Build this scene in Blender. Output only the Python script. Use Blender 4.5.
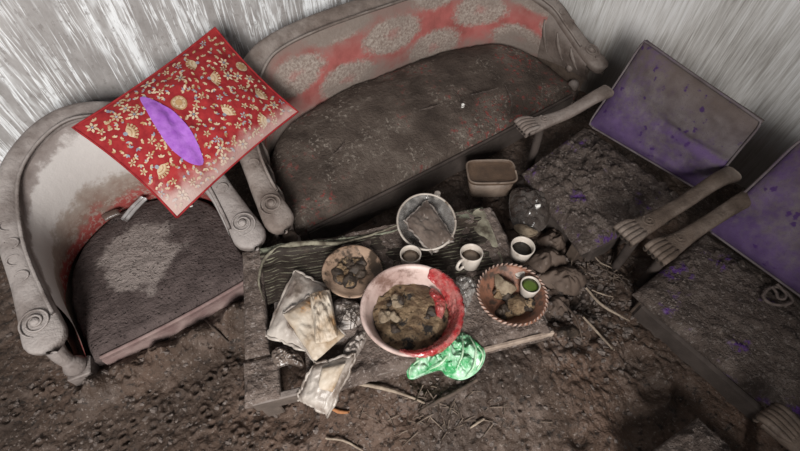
import bpy, math, random
import numpy as np
from mathutils import Vector, Matrix

# ------------------------------------------------------------------ camera, world, lights
for o in list(bpy.data.objects): bpy.data.objects.remove(o, do_unlink=True)
scene = bpy.context.scene
COL = scene.collection
FPX, PITCH, YAW, CAMH = 430.0, math.radians(52.5), math.radians(55), 1.6
Fw = np.array([math.cos(YAW), math.sin(YAW), 0.0]); Rt = np.array([math.sin(YAW), -math.cos(YAW), 0.0]); Zv = np.array([0, 0, 1.0])
Dv = Fw*math.cos(PITCH) - Zv*math.sin(PITCH); Uv = Fw*math.sin(PITCH) + Zv*math.cos(PITCH)
CAM = np.array([0, 0, CAMH])
cd = bpy.data.cameras.new('camera'); cam = bpy.data.objects.new('camera', cd); COL.objects.link(cam)
cd.sensor_width = 36.0; cd.lens = FPX/800*36; cd.clip_start = 0.02
m3 = Matrix((Rt, Uv, -Dv)).transposed()
cam.matrix_world = Matrix.Translation(Vector(CAM)) @ m3.to_4x4()
scene.camera = cam

world = bpy.data.worlds.new('world'); scene.world = world; world.use_nodes = True
bg = world.node_tree.nodes['Background']; bg.inputs[0].default_value = (0.93, 0.96, 1.0, 1); bg.inputs[1].default_value = 0.17

def area(name, loc, target, sx, sy, power, color):
    l = bpy.data.lights.new(name, 'AREA'); l.shape = 'RECTANGLE'; l.size = sx; l.size_y = sy; l.energy = power; l.color = color
    o = bpy.data.objects.new(name, l); COL.objects.link(o); o.location = loc
    o.rotation_euler = (Vector(target) - Vector(loc)).to_track_quat('-Z', 'Y').to_euler()
    return o
area('daylight_from_doorway', (-1.1, -1.6, 2.1), (0.3, 1.0, 0.3), 0.75, 1.1, 165, (1.0, 0.985, 0.96))

vs = scene.view_settings
vs.view_transform = 'Standard'; vs.look = 'None'; vs.exposure = 0.15; vs.gamma = 1.0; vs.use_curve_mapping = False

# ------------------------------------------------------------------ helpers
def P(u, v, z):
    """point at height z that lies along the sight line of photo pixel (u, v)"""
    r = Dv + Rt*(u-400)/FPX - Uv*(v-225.5)/FPX
    return CAM + r*((z-CAMH)/r[2])

_tabs = {}
def vnoise(x, y, seed):
    if seed not in _tabs: _tabs[seed] = np.random.default_rng(seed).random((256, 256))
    t = _tabs[seed]
    xi = np.floor(x).astype(int); yi = np.floor(y).astype(int); fx = x-xi; fy = y-yi
    fx = fx*fx*fx*(fx*(fx*6-15)+10); fy = fy*fy*fy*(fy*(fy*6-15)+10)
    a = t[xi & 255, yi & 255]; b = t[(xi+1) & 255, yi & 255]; c = t[xi & 255, (yi+1) & 255]; d = t[(xi+1) & 255, (yi+1) & 255]
    return (a*(1-fx)+b*fx)*(1-fy) + (c*(1-fx)+d*fx)*fy
def fbm(x, y, s, octv=4, seed=1):
    x = np.asarray(x, float); y = np.asarray(y, float); r = 0; a = .5; n = 0
    for i in range(octv):
        r = r + a*(vnoise(x*s+17.3*i, y*s-9.1*i, seed+i)*2-1); n += a; a *= .5; s *= 2.03
    return r/n
def worley(x, y, s, seed=1):
    x = np.asarray(x, float)*s; y = np.asarray(y, float)*s
    g = np.random.default_rng(seed); jx = g.random((256, 256)); jy = g.random((256, 256)); jr = g.random((256, 256))
    xi = np.floor(x).astype(int); yi = np.floor(y).astype(int)
    f1 = np.full(x.shape, 9.0); f2 = f1.copy(); idv = np.zeros(x.shape)
    for i in (-1, 0, 1):
        for j in (-1, 0, 1):
            a = (xi+i) & 255; b = (yi+j) & 255
            d = np.hypot(xi+i+jx[a, b]-x, yi+j+jy[a, b]-y)
            nw = d < f1
            f2 = np.where(nw, f1, np.minimum(f2, d)); idv = np.where(nw, jr[a, b], idv); f1 = np.where(nw, d, f1)
    return f1, f2, idv
def sstep(a, b, x):
    t = np.clip((np.asarray(x, float)-a)/(b-a), 0, 1); return t*t*(3-2*t)

OFF = {}
def thing(name, label, cat, loc, group=None):
    o = bpy.data.objects.new(name, None); COL.objects.link(o); o.location = Vector(loc); o.empty_display_size = .05
    o['label'] = label; o['category'] = cat
    if group: o['group'] = group
    OFF[o.name] = np.array(loc, float)
    return o
def tag(o, label, cat, group=None, kind=None):
    o['label'] = label; o['category'] = cat
    if group: o['group'] = group
    if kind: o['kind'] = kind
    return o
def mesh_obj(name, verts, faces, mat, parent=None, smooth=True, uv=None, loc=None, matidx=None):
    """verts in world metres; the object's origin is loc (top level) or its parent's origin"""
    verts = np.asarray(verts, float)
    if parent is not None: base = OFF[parent.name]
    else:
        if loc is None:
            c = (verts.min(0)+verts.max(0))/2; loc = (c[0], c[1], verts[:, 2].min())
        base = np.array(loc, float)
    me = bpy.data.meshes.new(name)
    vl = verts-base
    if isinstance(faces, np.ndarray):
        n, k = faces.shape
        me.vertices.add(len(vl)); me.vertices.foreach_set('co', vl.ravel())
        me.loops.add(n*k); me.loops.foreach_set('vertex_index', faces.ravel().astype(np.int32))
        me.polygons.add(n); me.polygons.foreach_set('loop_start', np.arange(0, n*k, k, dtype=np.int32))
        me.update(calc_edges=True)
    else:
        me.from_pydata([tuple(v) for v in vl], [], [tuple(f) for f in faces])
    if uv is not None:
        ul = me.uv_layers.new(name='UVMap'); uv = np.asarray(uv, float)
        li = np.empty(len(me.loops), np.int32); me.loops.foreach_get('vertex_index', li)
        ul.data.foreach_set('uv', uv[li].ravel())
    me.validate()
    mats = mat if isinstance(mat, (list, tuple)) else [mat]
    for m in mats: me.materials.append(m)
    if matidx is not None: me.polygons.foreach_set('material_index', np.asarray(matidx, np.int32))
    me.polygons.foreach_set('use_smooth', np.full(len(me.polygons), smooth))
    me.update()
    o = bpy.data.objects.new(name, me); COL.objects.link(o)
    if parent is not None: o.parent = parent
    else: o.location = Vector(base)
    OFF[o.name] = base
    return o
def grid_faces(nu, nv, cu=False, cv=False):
    i, j = np.meshgrid(np.arange(nu if cu else nu-1), np.arange(nv if cv else nv-1), indexing='ij')
    i = i.ravel(); j = j.ravel(); i2 = (i+1) % nu; j2 = (j+1) % nv
    return np.stack([i*nv+j, i2*nv+j, i2*nv+j2, i*nv+j2], 1)
def join(parts):
    """parts: list of (verts, faces) -> one soup"""
    V = []; Fc = []; n = 0
    for v, f in parts:
        v = np.asarray(v, float); V.append(v); Fc += [[int(i)+n for i in q] for q in f]; n += len(v)
    return np.concatenate(V), Fc
def spline(pts, n):
    p = np.asarray(pts, float); k = len(p)
    e = np.vstack([2*p[0]-p[1], p, 2*p[-1]-p[-2]])
    seg = np.hypot.reduce(np.diff(p[:, :3], axis=0), axis=1) if False else np.sqrt((np.diff(p[:, :3], axis=0)**2).sum(1))
    cum = np.concatenate([[0], np.cumsum(seg)]); s = np.linspace(0, cum[-1], n)
    i = np.clip(np.searchsorted(cum, s, side='right')-1, 0, k-2); t = ((s-cum[i])/np.maximum(seg[i], 1e-9))[:, None]
    a, b, c, d = e[i], e[i+1], e[i+2], e[i+3]
    return .5*((2*b)+(-a+c)*t+(2*a-5*b+4*c-d)*t*t+(-a+3*b-3*c+d)*t**3)
def nrm(a): 
    a = np.asarray(a, float); return a/np.maximum(np.linalg.norm(a, axis=-1, keepdims=True), 1e-9)
def tangents(p): return nrm(np.gradient(p, axis=0))
def tube(pts, rad, nseg=8, n=None, up=(0, 0, 1)):
    p = spline(pts, n) if n else np.asarray(pts, float); n = len(p)
    rad = np.interp(np.linspace(0, 1, n), np.linspace(0, 1, len(np.atleast_1d(rad))), np.atleast_1d(rad))
    t = tangents(p); s = np.cross(t, np.tile(up, (n, 1))); bad = np.linalg.norm(s, axis=1) < 1e-3
    s[bad] = np.cross(t[bad], (1, 0, 0)); s = nrm(s); u = np.cross(s, t)
    a = np.linspace(0, 2*np.pi, nseg, endpoint=False)
    v = p[:, None]+rad[:, None, None]*(np.cos(a)[None, :, None]*s[:, None]+np.sin(a)[None, :, None]*u[:, None])
    f = [list(q) for q in grid_faces(n, nseg, cv=True)]
    f += [list(range(nseg))[::-1], [(n-1)*nseg+k for k in range(nseg)]]
    return v.reshape(-1, 3), f
def sweep(p, w, th, up, nsec=20, power=4.0, crown=0.0):
    """flat rounded section: width w across, thickness th below the path; up = (n,3) face normals"""
    p = np.asarray(p, float); n = len(p); t = tangents(p); up = np.asarray(up, float)
    s = nrm(np.cross(t, up)); u = nrm(np.cross(s, t))
    a = np.linspace(0, 2*np.pi, nsec, endpoint=False); ca, sa = np.cos(a), np.sin(a)
    x = np.sign(ca)*np.abs(ca)**(2/power); y = np.sign(sa)*np.abs(sa)**(2/power)
    w = np.broadcast_to(w, (n,)); th = np.broadcast_to(th, (n,))
    v = p[:, None]+(x[None, :]*w[:, None]/2)[..., None]*s[:, None]+((y[None, :]-1)*th[:, None]/2+crown*(1-x[None, :]**2)*(y[None, :] > 0))[..., None]*u[:, None]
    uv = np.stack([np.repeat(np.linspace(0, 1, n), nsec), np.tile(a/6.2832, n)], 1)
    f = [list(q) for q in grid_faces(n, nsec, cv=True)]
    f += [list(range(nsec))[::-1], [(n-1)*nsec+k for k in range(nsec)]]
    return v.reshape(-1, 3), f
def lathe(c, prof, n=40, ex=1.0, ey=1.0, rot=0.0, wob=0, seed=0):
    """prof: list of (r, z) ; returns verts/faces around centre c"""
    a = np.linspace(0, 2*np.pi, n, endpoint=False); prof = np.asarray(prof, float)
    k = 1+wob*np.sin(a*3+seed)+wob*.6*np.sin(a*5+2*seed)
    x = prof[:, 0][:, None]*np.cos(a)*k*ex; y = prof[:, 0][:, None]*np.sin(a)*k*ey
    X = x*math.cos(rot)-y*math.sin(rot); Y = x*math.sin(rot)+y*math.cos(rot)
    v = np.stack([c[0]+X, c[1]+Y, c[2]+np.broadcast_to(prof[:, 1][:, None], X.shape)], -1).reshape(-1, 3)
    m = len(prof); f = [list(q)[::-1] for q in grid_faces(m, n, cv=True)]
    if prof[0, 0] > 1e-4: f.append(list(range(n))[::-1])
    if prof[-1, 0] > 1e-4: f.append([(m-1)*n+i for i in range(n)])
    return v, f
def tilt(v, c, axis, deg):
    R = np.array(Matrix.Rotation(math.radians(deg), 3, Vector(axis))); return (np.asarray(v)-c)@R.T+c
def boxv(c, ax, ay, az, bev=.004):
    """bevelled box, ax ay az are half-extent vectors"""
    c, ax, ay, az = [np.asarray(q, float) for q in (c, ax, ay, az)]
    L = [np.linalg.norm(q) for q in (ax, ay, az)]; b = [min(bev/l, .45) for l in L]
    vs_ = []; key = {}
    for sx in (-1, 1):
        for sy in (-1, 1):
            for sz in (-1, 1):
                for k in range(3):
                    q = [sx*(1 if k == 0 else 1-b[0]), sy*(1 if k == 1 else 1-b[1]), sz*(1 if k == 2 else 1-b[2])]
                    key[(sx, sy, sz, k)] = len(vs_); vs_.append(c+ax*q[0]+ay*q[1]+az*q[2])
    f = []
    S = [(-1, -1), (1, -1), (1, 1), (-1, 1)]
    for s in (-1, 1):
        for k in range(3):
            q = []
            for a, b_ in S:
                t = [0, 0, 0]; t[k] = s; t[(k+1) % 3] = a; t[(k+2) % 3] = b_; q.append(key[(*t, k)])
            f.append(q if s > 0 else q[::-1])
    for k in range(3):           # edges along axis k
        k1, k2 = (k+1) % 3, (k+2) % 3
        for a, b_ in S:
            t0 = [0, 0, 0]; t0[k] = -1; t0[k1] = a; t0[k2] = b_; t1 = list(t0); t1[k] = 1
            q = [key[(*t0, k1)], key[(*t1, k1)], key[(*t1, k2)], key[(*t0, k2)]]
            f.append(q if a*b_ > 0 else q[::-1])
    for sx in (-1, 1):
        for sy in (-1, 1):
            for sz in (-1, 1):
                q = [key[(sx, sy, sz, k)] for k in range(3)]; f.append(q if sx*sy*sz > 0 else q[::-1])
    return np.array(vs_), f
def subdivide_outline(pts, n):
    p = np.asarray(pts, float); q = np.vstack([p, p[:1]])
    seg = np.sqrt((np.diff(q, axis=0)**2).sum(1)); cum = np.concatenate([[0], np.cumsum(seg)])
    e = np.vstack([p[-1:], p, p[:2]])
    s = np.linspace(0, cum[-1], n, endpoint=False); i = np.clip(np.searchsorted(cum, s, side='right')-1, 0, len(p)-1)
    t = ((s-cum[i])/seg[i])[:, None]; a, b, c, d = e[i], e[i+1], e[i+2], e[i+3]
    return .5*((2*b)+(-a+c)*t+(2*a-5*b+4*c-d)*t*t+(-a+3*b-3*c+d)*t**3)
def lump(outline, height, noise=None, n=64, rings=18, pw=2.2, base_drop=.01, centre=None):
    """closed lump over an outline of world points (each with its own base z)"""
    o = subdivide_outline(outline, n); c = o.mean(0) if centre is None else np.asarray(centre, float)
    r = np.linspace(0, 1, rings)[1:]
    v = c[None, None]+(o-c)[:, None]*r[None, :, None]
    h = height*(1-r**pw)[None, :]+np.zeros((n, 1))
    if noise is not None: h = h+noise(v[..., 0], v[..., 1])*(1-r**6)[None, :]
    v = v.copy(); v[..., 2] += h
    ctop = c+np.array([0, 0, height+(float(noise(c[:1], c[1:2])[0]) if noise is not None else 0)])
    low = o.copy(); low[:, 2] -= base_drop; low[:, :2] = c[:2]+(low[:, :2]-c[:2])*.96
    V = np.vstack([v.reshape(-1, 3), low, ctop[None], (low.mean(0))[None]])
    m = len(r); Fc = [list(q)[::-1] for q in grid_faces(n, m, cu=True)]
    T = n*m; ct = T+n; cb = T+n+1
    for i in range(n):
        k = (i+1) % n
        Fc.append([ct, i*m, k*m]); Fc.append([i*m+m-1, T+i, T+k, k*m+m-1][::-1]); Fc.append([cb, T+k, T+i])
    a = np.linspace(0, 2*np.pi, n, endpoint=False)
    # consistent winding, upward normals
    p0, p1, p2 = V[Fc[0][0]], V[Fc[0][1]], V[Fc[0][2]]
    if np.cross(p1-p0, p2-p0)[2] < 0: Fc = [f[::-1] for f in Fc]
    return V, Fc
def slab(c00, c10, c11, c01, th, nu=28, nv=28, pw=3.5, noise=None, both=.5, edge=0.0, pinch=0.0, sag=None, soft=.7):
    """pillow-like closed slab over a quad; returns verts, faces, uv.  Normal = (c10-c00)x(c01-c00)"""
    c00, c10, c11, c01 = [np.asarray(q, float) for q in (c00, c10, c11, c01)]
    u = np.linspace(0, 1, nu); u = (1-np.cos(u*np.pi))/2*.6+u*.4
    w = np.linspace(0, 1, nv); w = (1-np.cos(w*np.pi))/2*.6+w*.4
    Uu, Ww = np.meshgrid(u, w, indexing='ij')
    a = 2*Uu-1; b = 2*Ww-1
    ua = .5+a*(1-pinch*(1-b*b))/2; wb = .5+b*(1-pinch*(1-a*a))/2
    base = (c00*((1-ua)*(1-wb))[..., None]+c10*(ua*(1-wb))[..., None]+c11*(ua*wb)[..., None]+c01*((1-ua)*wb)[..., None])
    N = nrm(np.cross(c10-c00, c01-c00))
    prof = ((1-np.abs(a)**pw)*(1-np.abs(b)**pw))
    prof = np.maximum(prof, 0)**soft
    nz = noise(Uu, Ww) if noise is not None else 0
    if sag is not None: base = base+N*sag(Uu, Ww)[..., None]
    top = base+N*(edge+prof*(th*(1-both)*2/2+nz))[..., None]; bot = base-N*(edge+prof*th*both)[..., None]
    V = np.vstack([top.reshape(-1, 3), bot.reshape(-1, 3)]); g = grid_faces(nu, nv); n = nu*nv
    Fc = [list(q) for q in g]+[list(q)[::-1] for q in (g+n)]
    ring = [i*nv for i in range(nu)]+[(nu-1)*nv+j for j in range(1, nv)]+[i*nv+nv-1 for i in range(nu-2, -1, -1)]+[j for j in range(nv-2, 0, -1)]
    for k in range(len(ring)):
        p, q = ring[k], ring[(k+1) % len(ring)]; Fc.append([q, p, p+n, q+n])
    uv = np.stack([Uu.ravel(), Ww.ravel()], 1)
    return V, Fc, np.vstack([uv, uv])
def quad_tris(F): return F

# ------------------------------------------------------------------ materials
class NT:
    def __init__(s, name):
        s.m = bpy.data.materials.new(name); s.m.use_nodes = True; s.t = s.m.node_tree; s.n = s.t.nodes; s.l = s.t.links
        s.b = s.n['Principled BSDF']; s.co = None
    def node(s, typ, **kw):
        nd = s.n.new(typ)
        for k, v in kw.items(): setattr(nd, k, v)
        return nd
    def set(s, inp, val):
        if isinstance(val, bpy.types.NodeSocket): s.l.new(val, inp)
        elif isinstance(val, (tuple, list)) and len(val) == 3 and inp.type == 'RGBA': inp.default_value = (*val, 1)
        else: inp.default_value = val
    def coord(s, kind='Object', scale=(1, 1, 1), rot=(0, 0, 0), loc=(0, 0, 0)):
        if s.co is None: s.co = s.node('ShaderNodeTexCoord')
        mp = s.node('ShaderNodeMapping'); s.l.new(s.co.outputs[kind], mp.inputs[0])
        mp.inputs['Scale'].default_value = scale; mp.inputs['Rotation'].default_value = rot; mp.inputs['Location'].default_value = loc
        return mp.outputs[0]
    def noise(s, vec, scale, detail=4, rough=.55, dist=0.0):
        nd = s.node('ShaderNodeTexNoise'); s.l.new(vec, nd.inputs['Vector'])
        nd.inputs['Scale'].default_value = scale; nd.inputs['Detail'].default_value = detail; nd.inputs['Roughness'].default_value = rough; nd.inputs['Distortion'].default_value = dist
        return nd.outputs['Fac']
    def noisec(s, vec, scale, detail=2):
        nd = s.node('ShaderNodeTexNoise'); s.l.new(vec, nd.inputs['Vector']); nd.inputs['Scale'].default_value = scale; nd.inputs['Detail'].default_value = detail
        return nd.outputs['Color']
    def vor(s, vec, scale, feature='F1', rand=1.0, out='Distance'):
        nd = s.node('ShaderNodeTexVoronoi', feature=feature); s.l.new(vec, nd.inputs['Vector']); nd.inputs['Scale'].default_value = scale; nd.inputs['Randomness'].default_value = rand
        return nd.outputs[out]
    def ramp(s, fac, stops, interp='LINEAR'):
        nd = s.node('ShaderNodeValToRGB'); s.l.new(fac, nd.inputs[0]); cr = nd.color_ramp; cr.interpolation = interp
        while len(cr.elements) < len(stops): cr.elements.new(.5)
        for e, (p, c) in zip(cr.elements, stops):
            e.position = p; e.color = (c, c, c, 1) if not isinstance(c, (tuple, list)) else (*c, 1)
        return nd.outputs[0]
    def math(s, op, a, b=0.0, c=0.0, clamp=False):
        nd = s.node('ShaderNodeMath', operation=op, use_clamp=clamp)
        s.set(nd.inputs[0], a); s.set(nd.inputs[1], b)
        if op in ('MULTIPLY_ADD', 'SMOOTH_MIN', 'SMOOTH_MAX'): s.set(nd.inputs[2], c)
        return nd.outputs[0]
    def mix(s, fac, a, b, blend='MIX'):
        nd = s.node('ShaderNodeMix', data_type='RGBA', blend_type=blend)
        s.set(nd.inputs[0], fac); s.set(nd.inputs[6], a); s.set(nd.inputs[7], b)
        return nd.outputs[2]
    def sep(s, vec):
        nd = s.node('ShaderNodeSeparateXYZ'); s.l.new(vec, nd.inputs[0]); return nd.outputs
    def map(s, v, a, b, c=0.0, d=1.0):
        nd = s.node('ShaderNodeMapRange', interpolation_type='SMOOTHSTEP'); s.set(nd.inputs[0], v)
        for i, q in zip((1, 2, 3, 4), (a, b, c, d)): nd.inputs[i].default_value = q
        return nd.outputs[0]
    def up(s):
        g = s.node('ShaderNodeNewGeometry'); return s.sep(g.outputs['Normal'])[2]
    def bump(s, h, strength=.5, dist=.01, prev=None):
        nd = s.node('ShaderNodeBump'); nd.inputs['Strength'].default_value = strength; nd.inputs['Distance'].default_value = dist
        s.l.new(h, nd.inputs['Height'])
        if prev is not None: s.l.new(prev, nd.inputs['Normal'])
        return nd.outputs[0]
    def done(s, col, rough=.85, normal=None, spec=.3, **kw):
        s.set(s.b.inputs['Base Color'], col); s.set(s.b.inputs['Roughness'], rough); s.b.inputs['Specular IOR Level'].default_value = spec
        if normal is not None: s.l.new(normal, s.b.inputs['Normal'])
        for k, v in kw.items(): s.set(s.b.inputs[k.replace('_', ' ')], v)
        return s.m

def dirty(name, c1, c2, scale=12, lo=.35, hi=.65, rough=.85, bs=.5, bscale=90, bd=.004, c3=None, s3=40, t3=(.6, .68), spec=.3, dist=0, **kw):
    k = NT(name); v = k.coord()
    col = k.ramp(k.noise(v, scale, 6, .6, dist), [(lo, c1), (hi, c2)])
    if c3 is not None: col = k.mix(k.map(k.noise(v, s3, 5, .65), *t3), col, c3)
    b = k.bump(k.noise(v, bscale, 5, .7), bs, bd); b = k.bump(k.noise(v, bscale/6, 4, .6), bs*.6, bd*3, b)
    return k.done(col, rough, b, spec, **kw)

MAT = {}
def mud_material():
    k = NT('wet_mud'); v = k.coord()
    n = k.noise(v, 2.3, 6, .6); col = k.ramp(n, [(.32, (.022, .0145, .011)), (.5, (.050, .032, .023)), (.68, (.095, .058, .041))])
    col = k.mix(k.map(k.noise(v, 9, 6, .65), .5, .66, 0, .7), col, (.105, .077, .063))
    col = k.mix(k.map(k.noise(v, 38, 4, .7), .53, .66, 0, .85), col, (.014, .010, .008))
    col = k.mix(k.map(k.noise(v, 95, 3, .75), .56, .70, 0, .65), col, (.19, .155, .135))
    f = k.vor(v, 48); h = k.math('ADD', k.noise(v, 50, 3, .7), k.math('MULTIPLY', f, .25))
    b = k.bump(h, .5, .009); b = k.bump(k.noise(v, 110, 2, .7), .8, .006, b)
    return k.done(col, k.ramp(k.noise(v, 6, 4), [(.35, .6), (.65, .92)]), b, .28)
MAT['mud'] = mud_material()
def wall_material(name, mode):
    """plaster with thick dirt, washed into vertical runs"""
    k = NT(name)
    ax = (1, 1, 1)
    big = k.coord('Object')
    wob = k.noise(k.coord('Object', (9, 9, 2.5)), 1, 3)
    if mode == 'back':
        v1 = k.coord('Object', (30, 30, 1.5)); v2 = k.coord('Object', (90, 90, 4.5)); v3 = k.coord('Object', (5, 5, 1.6))
        n1 = k.noise(v1, 1, 4, .6, .5); n2 = k.noise(v2, 1, 5, .7, .4); patch = k.noise(v3, 1, 4, .6, .5)
        st = k.math('ADD', k.math('MULTIPLY', n1, .5), k.math('MULTIPLY', n2, .5))
        vein = k.math('MULTIPLY', k.map(k.math('ABSOLUTE', k.math('SUBTRACT', n1, .5)), .0, .035, 1, 0), k.map(patch, .38, .50))
        sheet = k.math('MULTIPLY', k.map(patch, .49, .60), k.map(n2, .40, .54))
        whit = k.math('MAXIMUM', vein, sheet); whit = k.math('MAXIMUM', whit, k.map(n2, .60, .68, 0, .8))
        grey = k.ramp(k.noise(k.coord('Object', (12, 12, 6)), 1, 5, .7), [(.35, (.25, .23, .22)), (.65, (.38, .36, .35))])
        col = k.mix(k.math('MULTIPLY', whit, .92), grey, (.80, .81, .82))
        sp = k.map(k.noise(k.coord('Object', (55, 55, 40)), 1, 4, .7), .56, .66, 0, .6)
        col = k.mix(sp, col, (.20, .18, .17))
    else:
        v1 = k.coord('Object', (70, 70, 3.2)); v2 = k.coord('Object', (190, 190, 9)); v3 = k.coord('Object', (2.2, 2.2, 1.2))
        st = k.math('ADD', k.math('MULTIPLY', k.noise(v1, 1, 5, .6, .3), .5), k.math('MULTIPLY', k.noise(v2, 1, 4, .7), .5))
        patch = k.noise(v3, 1, 4, .6)
        x = k.math('ADD', st, k.math('MULTIPLY', k.math('SUBTRACT', patch, .5), .8))
        col = k.ramp(x, [(.28, (.36, .335, .31)), (.42, (.58, .56, .535)), (.52, (.72, .705, .69)), (.66, (.83, .825, .82))])
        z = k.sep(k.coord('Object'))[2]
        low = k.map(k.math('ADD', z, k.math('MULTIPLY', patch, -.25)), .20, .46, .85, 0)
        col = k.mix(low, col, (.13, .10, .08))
    b = k.bump(st, .35, .006)
    return k.done(col, .9, b, .2)
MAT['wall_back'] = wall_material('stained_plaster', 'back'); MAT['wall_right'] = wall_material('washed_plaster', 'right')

def wood_material(name, c1, c2, dust, amt=(.25, .6)):
    k = NT(name); v = k.coord()
    col = k.ramp(k.noise(v, 14, 5, .6), [(.35, c1), (.65, c2)])
    d = k.math('MULTIPLY', k.map(k.up(), -.1, .75), k.map(k.noise(v, 6, 5, .6), *amt))
    col = k.mix(d, col, dust)
    col = k.mix(k.map(k.noise(v, 110, 3, .7), .6, .72, 0, .55), col, tuple(q*.55 for q in dust))
    b = k.bump(k.noise(v, 80, 3, .75), .7, .006); b = k.bump(k.noise(v, 22, 5, .65), .45, .01, b)
    return k.done(col, .75, b, .35)
MAT['carved'] = wood_material('ash_covered_carved_wood', (.105, .083, .074), (.185, .154, .140), (.28, .246, .230), (.38, .6))
MAT['carved_sofa'] = wood_material('dusty_brown_carved_wood', (.10, .075, .063), (.17, .134, .115), (.235, .198, .177), (.38, .6))
MAT['carved_dark'] = wood_material('muddy_brown_wood', (.050, .034, .025), (.105, .075, .057), (.180, .142, .118), (.42, .68))
MAT['plank'] = wood_material('mud_crusted_plank', (.06, .045, .037), (.11, .085, .07), (.16, .132, .118), (.3, .6))
MAT['bare_wood'] = dirty('worn_pale_wood', (.32, .25, .2), (.17, .125, .1), 30, rough=.8)

def fabric(name, kind):
    k = NT(name); v = k.coord(); uv = k.coord('UV'); s = k.sep(uv)
    weave = k.noise(v, 420, 2, .6)
    if kind == 'armchair_back':
        n = k.noise(v, 7, 6, .62); n2 = k.noise(v, 26, 5, .65)
        q = k.math('ADD', s[1], k.math('MULTIPLY', k.math('SUBTRACT', n, .5), .55)); q = k.math('ADD', q, k.math('MULTIPLY', k.math('SUBTRACT', n2, .5), .16))
        col = k.ramp(q, [(.0, (.24, .045, .040)), (.13, (.27, .065, .058)), (.21, (.20, .135, .11)), (.36, (.27, .225, .195)), (.42, (.42, .385, .365)), (.80, (.47, .435, .415)), (.86, (.25, .215, .20)), (.96, (.16, .13, .118))])
        fl = k.math('MULTIPLY', k.map(k.noise(v, 55, 4, .7), .5, .6), k.map(q, .42, .2))
        col = k.mix(k.math('MULTIPLY', fl, .6), col, (.30, .25, .215))
    elif kind == 'medallion':
        # half-drop repeat of round medallions on a red ground
        wv = k.node('ShaderNodeVectorMath', operation='ADD'); k.l.new(k.coord('UV', (2.3, .62, 0)), wv.inputs[0])
        nz = k.node('ShaderNodeVectorMath', operation='SCALE'); k.l.new(k.noisec(uv, 9, 3), nz.inputs[0]); nz.inputs['Scale'].default_value = .035; k.l.new(nz.outputs[0], wv.inputs[1])
        xyz = k.sep(wv.outputs[0]); ds = []; Q = .24
        for ox, oy in ((0, 0), (Q, Q)):
            fx = k.math('PINGPONG', k.math('ADD', xyz[0], ox+20*Q), Q); fy = k.math('PINGPONG', k.math('ADD', xyz[1], oy+20*Q-.16), Q)
            ds.append(k.math('SQRT', k.math('ADD', k.math('MULTIPLY', fx, fx), k.math('MULTIPLY', fy, fy))))
        d = k.math('MINIMUM', *ds)
        fl = k.noise(v, 48, 5, .68); x = k.math('ADD', d, k.math('MULTIPLY', k.math('SUBTRACT', fl, .5), .11))
        ring = k.map(x, .120, .172, 1, 0); core = k.map(x, .01, .05, 1, 0)
        red = k.ramp(k.noise(v, 10, 4), [(.35, (.24, .075, .066)), (.65, (.38, .115, .105))])
        pet = k.ramp(k.noise(v, 85, 4, .7), [(.36, (.18, .14, .118)), (.5, (.27, .23, .198)), (.64, (.37, .325, .285))])
        col = k.mix(k.math('MULTIPLY', ring, .92), red, pet); col = k.mix(k.math('MULTIPLY', core, .45), col, (.32, .11, .1))
        ash = k.map(k.math('ADD', k.math('MULTIPLY', k.noise(v, 5, 5, .6), .9), k.math('MULTIPLY', k.math('ABSOLUTE', k.math('SUBTRACT', s[1], .5)), .55)), .46, .74, 0, .85)
        col = k.mix(ash, col, (.185, .15, .13))
    b = k.bump(weave, .25, .002); b = k.bump(k.noise(v, 35, 5, .6), .3, .008, b)
    return k.done(col, .95, b, .1)
MAT['armchair_back'] = fabric('ash_greyed_red_upholstery', 'armchair_back')
MAT['medallion'] = fabric('red_medallion_brocade', 'medallion')

def seat_armchair():
    k = NT('mud_caked_seat_with_pale_ash'); v = k.coord(); s = k.sep(v)
    # pale dried patch in the middle of the seat
    dx = k.math('SUBTRACT', s[0], -.045); dy = k.math('SUBTRACT', s[1], -.02)
    r = k.math('SQRT', k.math('ADD', k.math('MULTIPLY', k.math('MULTIPLY', dx, dx), 1.2), k.math('MULTIPLY', k.math('MULTIPLY', dy, dy), .8)))
    x = k.math('ADD', r, k.math('MULTIPLY', k.math('SUBTRACT', k.noise(v, 9, 5, .62), .5), .32))
    x = k.math('ADD', x, k.math('MULTIPLY', k.math('SUBTRACT', k.noise(v, 60, 4, .7), .5), .06))
    dark = k.ramp(k.noise(v, 14, 5), [(.35, (.058, .042, .039)), (.65, (.095, .071, .066))])
    col = k.mix(k.map(x, .11, .165, .95, 0), dark, (.235, .195, .178))
    col = k.mix(k.map(k.noise(v, 85, 3, .75), .56, .68, 0, .6), col, (.03, .02, .018))
    b = k.bump(k.math('ADD', k.noise(v, 75, 3, .75), k.math('MULTIPLY', k.map(k.vor(v, 60), .28, .1), -.6)), 1.0, .012); b = k.bump(k.noise(k.coord('Object', (40, 90, 40), (0, 0, .5)), 1, 4, .6), .45, .008, b)
    return k.done(col, .85, b, .25)
MAT['seat_armchair'] = seat_armchair()
def seat_sofa():
    k = NT('mud_stained_brocade_seat'); v = k.coord(); s = k.sep(v)
    dark = k.ramp(k.noise(v, 6, 6, .6), [(.32, (.034, .024, .019)), (.5, (.070, .052, .042)), (.68, (.125, .099, .082))])
    red = k.map(k.noise(v, 3.1, 5, .6), .50, .60); redp = k.map(k.noise(v, 42, 4, .7), .54, .63)
    col = k.mix(k.math('MULTIPLY', k.math('MULTIPLY', red, redp), .95), dark, (.19, .036, .032))
    fl = k.math('MULTIPLY', k.map(k.noise(v, 5, 4, .6), .46, .62), k.map(k.noise(v, 60, 4, .7), .54, .62))
    col = k.mix(k.math('MULTIPLY', fl, .8), col, (.23, .195, .165))
    b = k.bump(k.noise(v, 70, 3, .75), .9, .010); b = k.bump(k.noise(v, 22, 4), .5, .014, b)
    return k.done(col, .8, b, .25)
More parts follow.
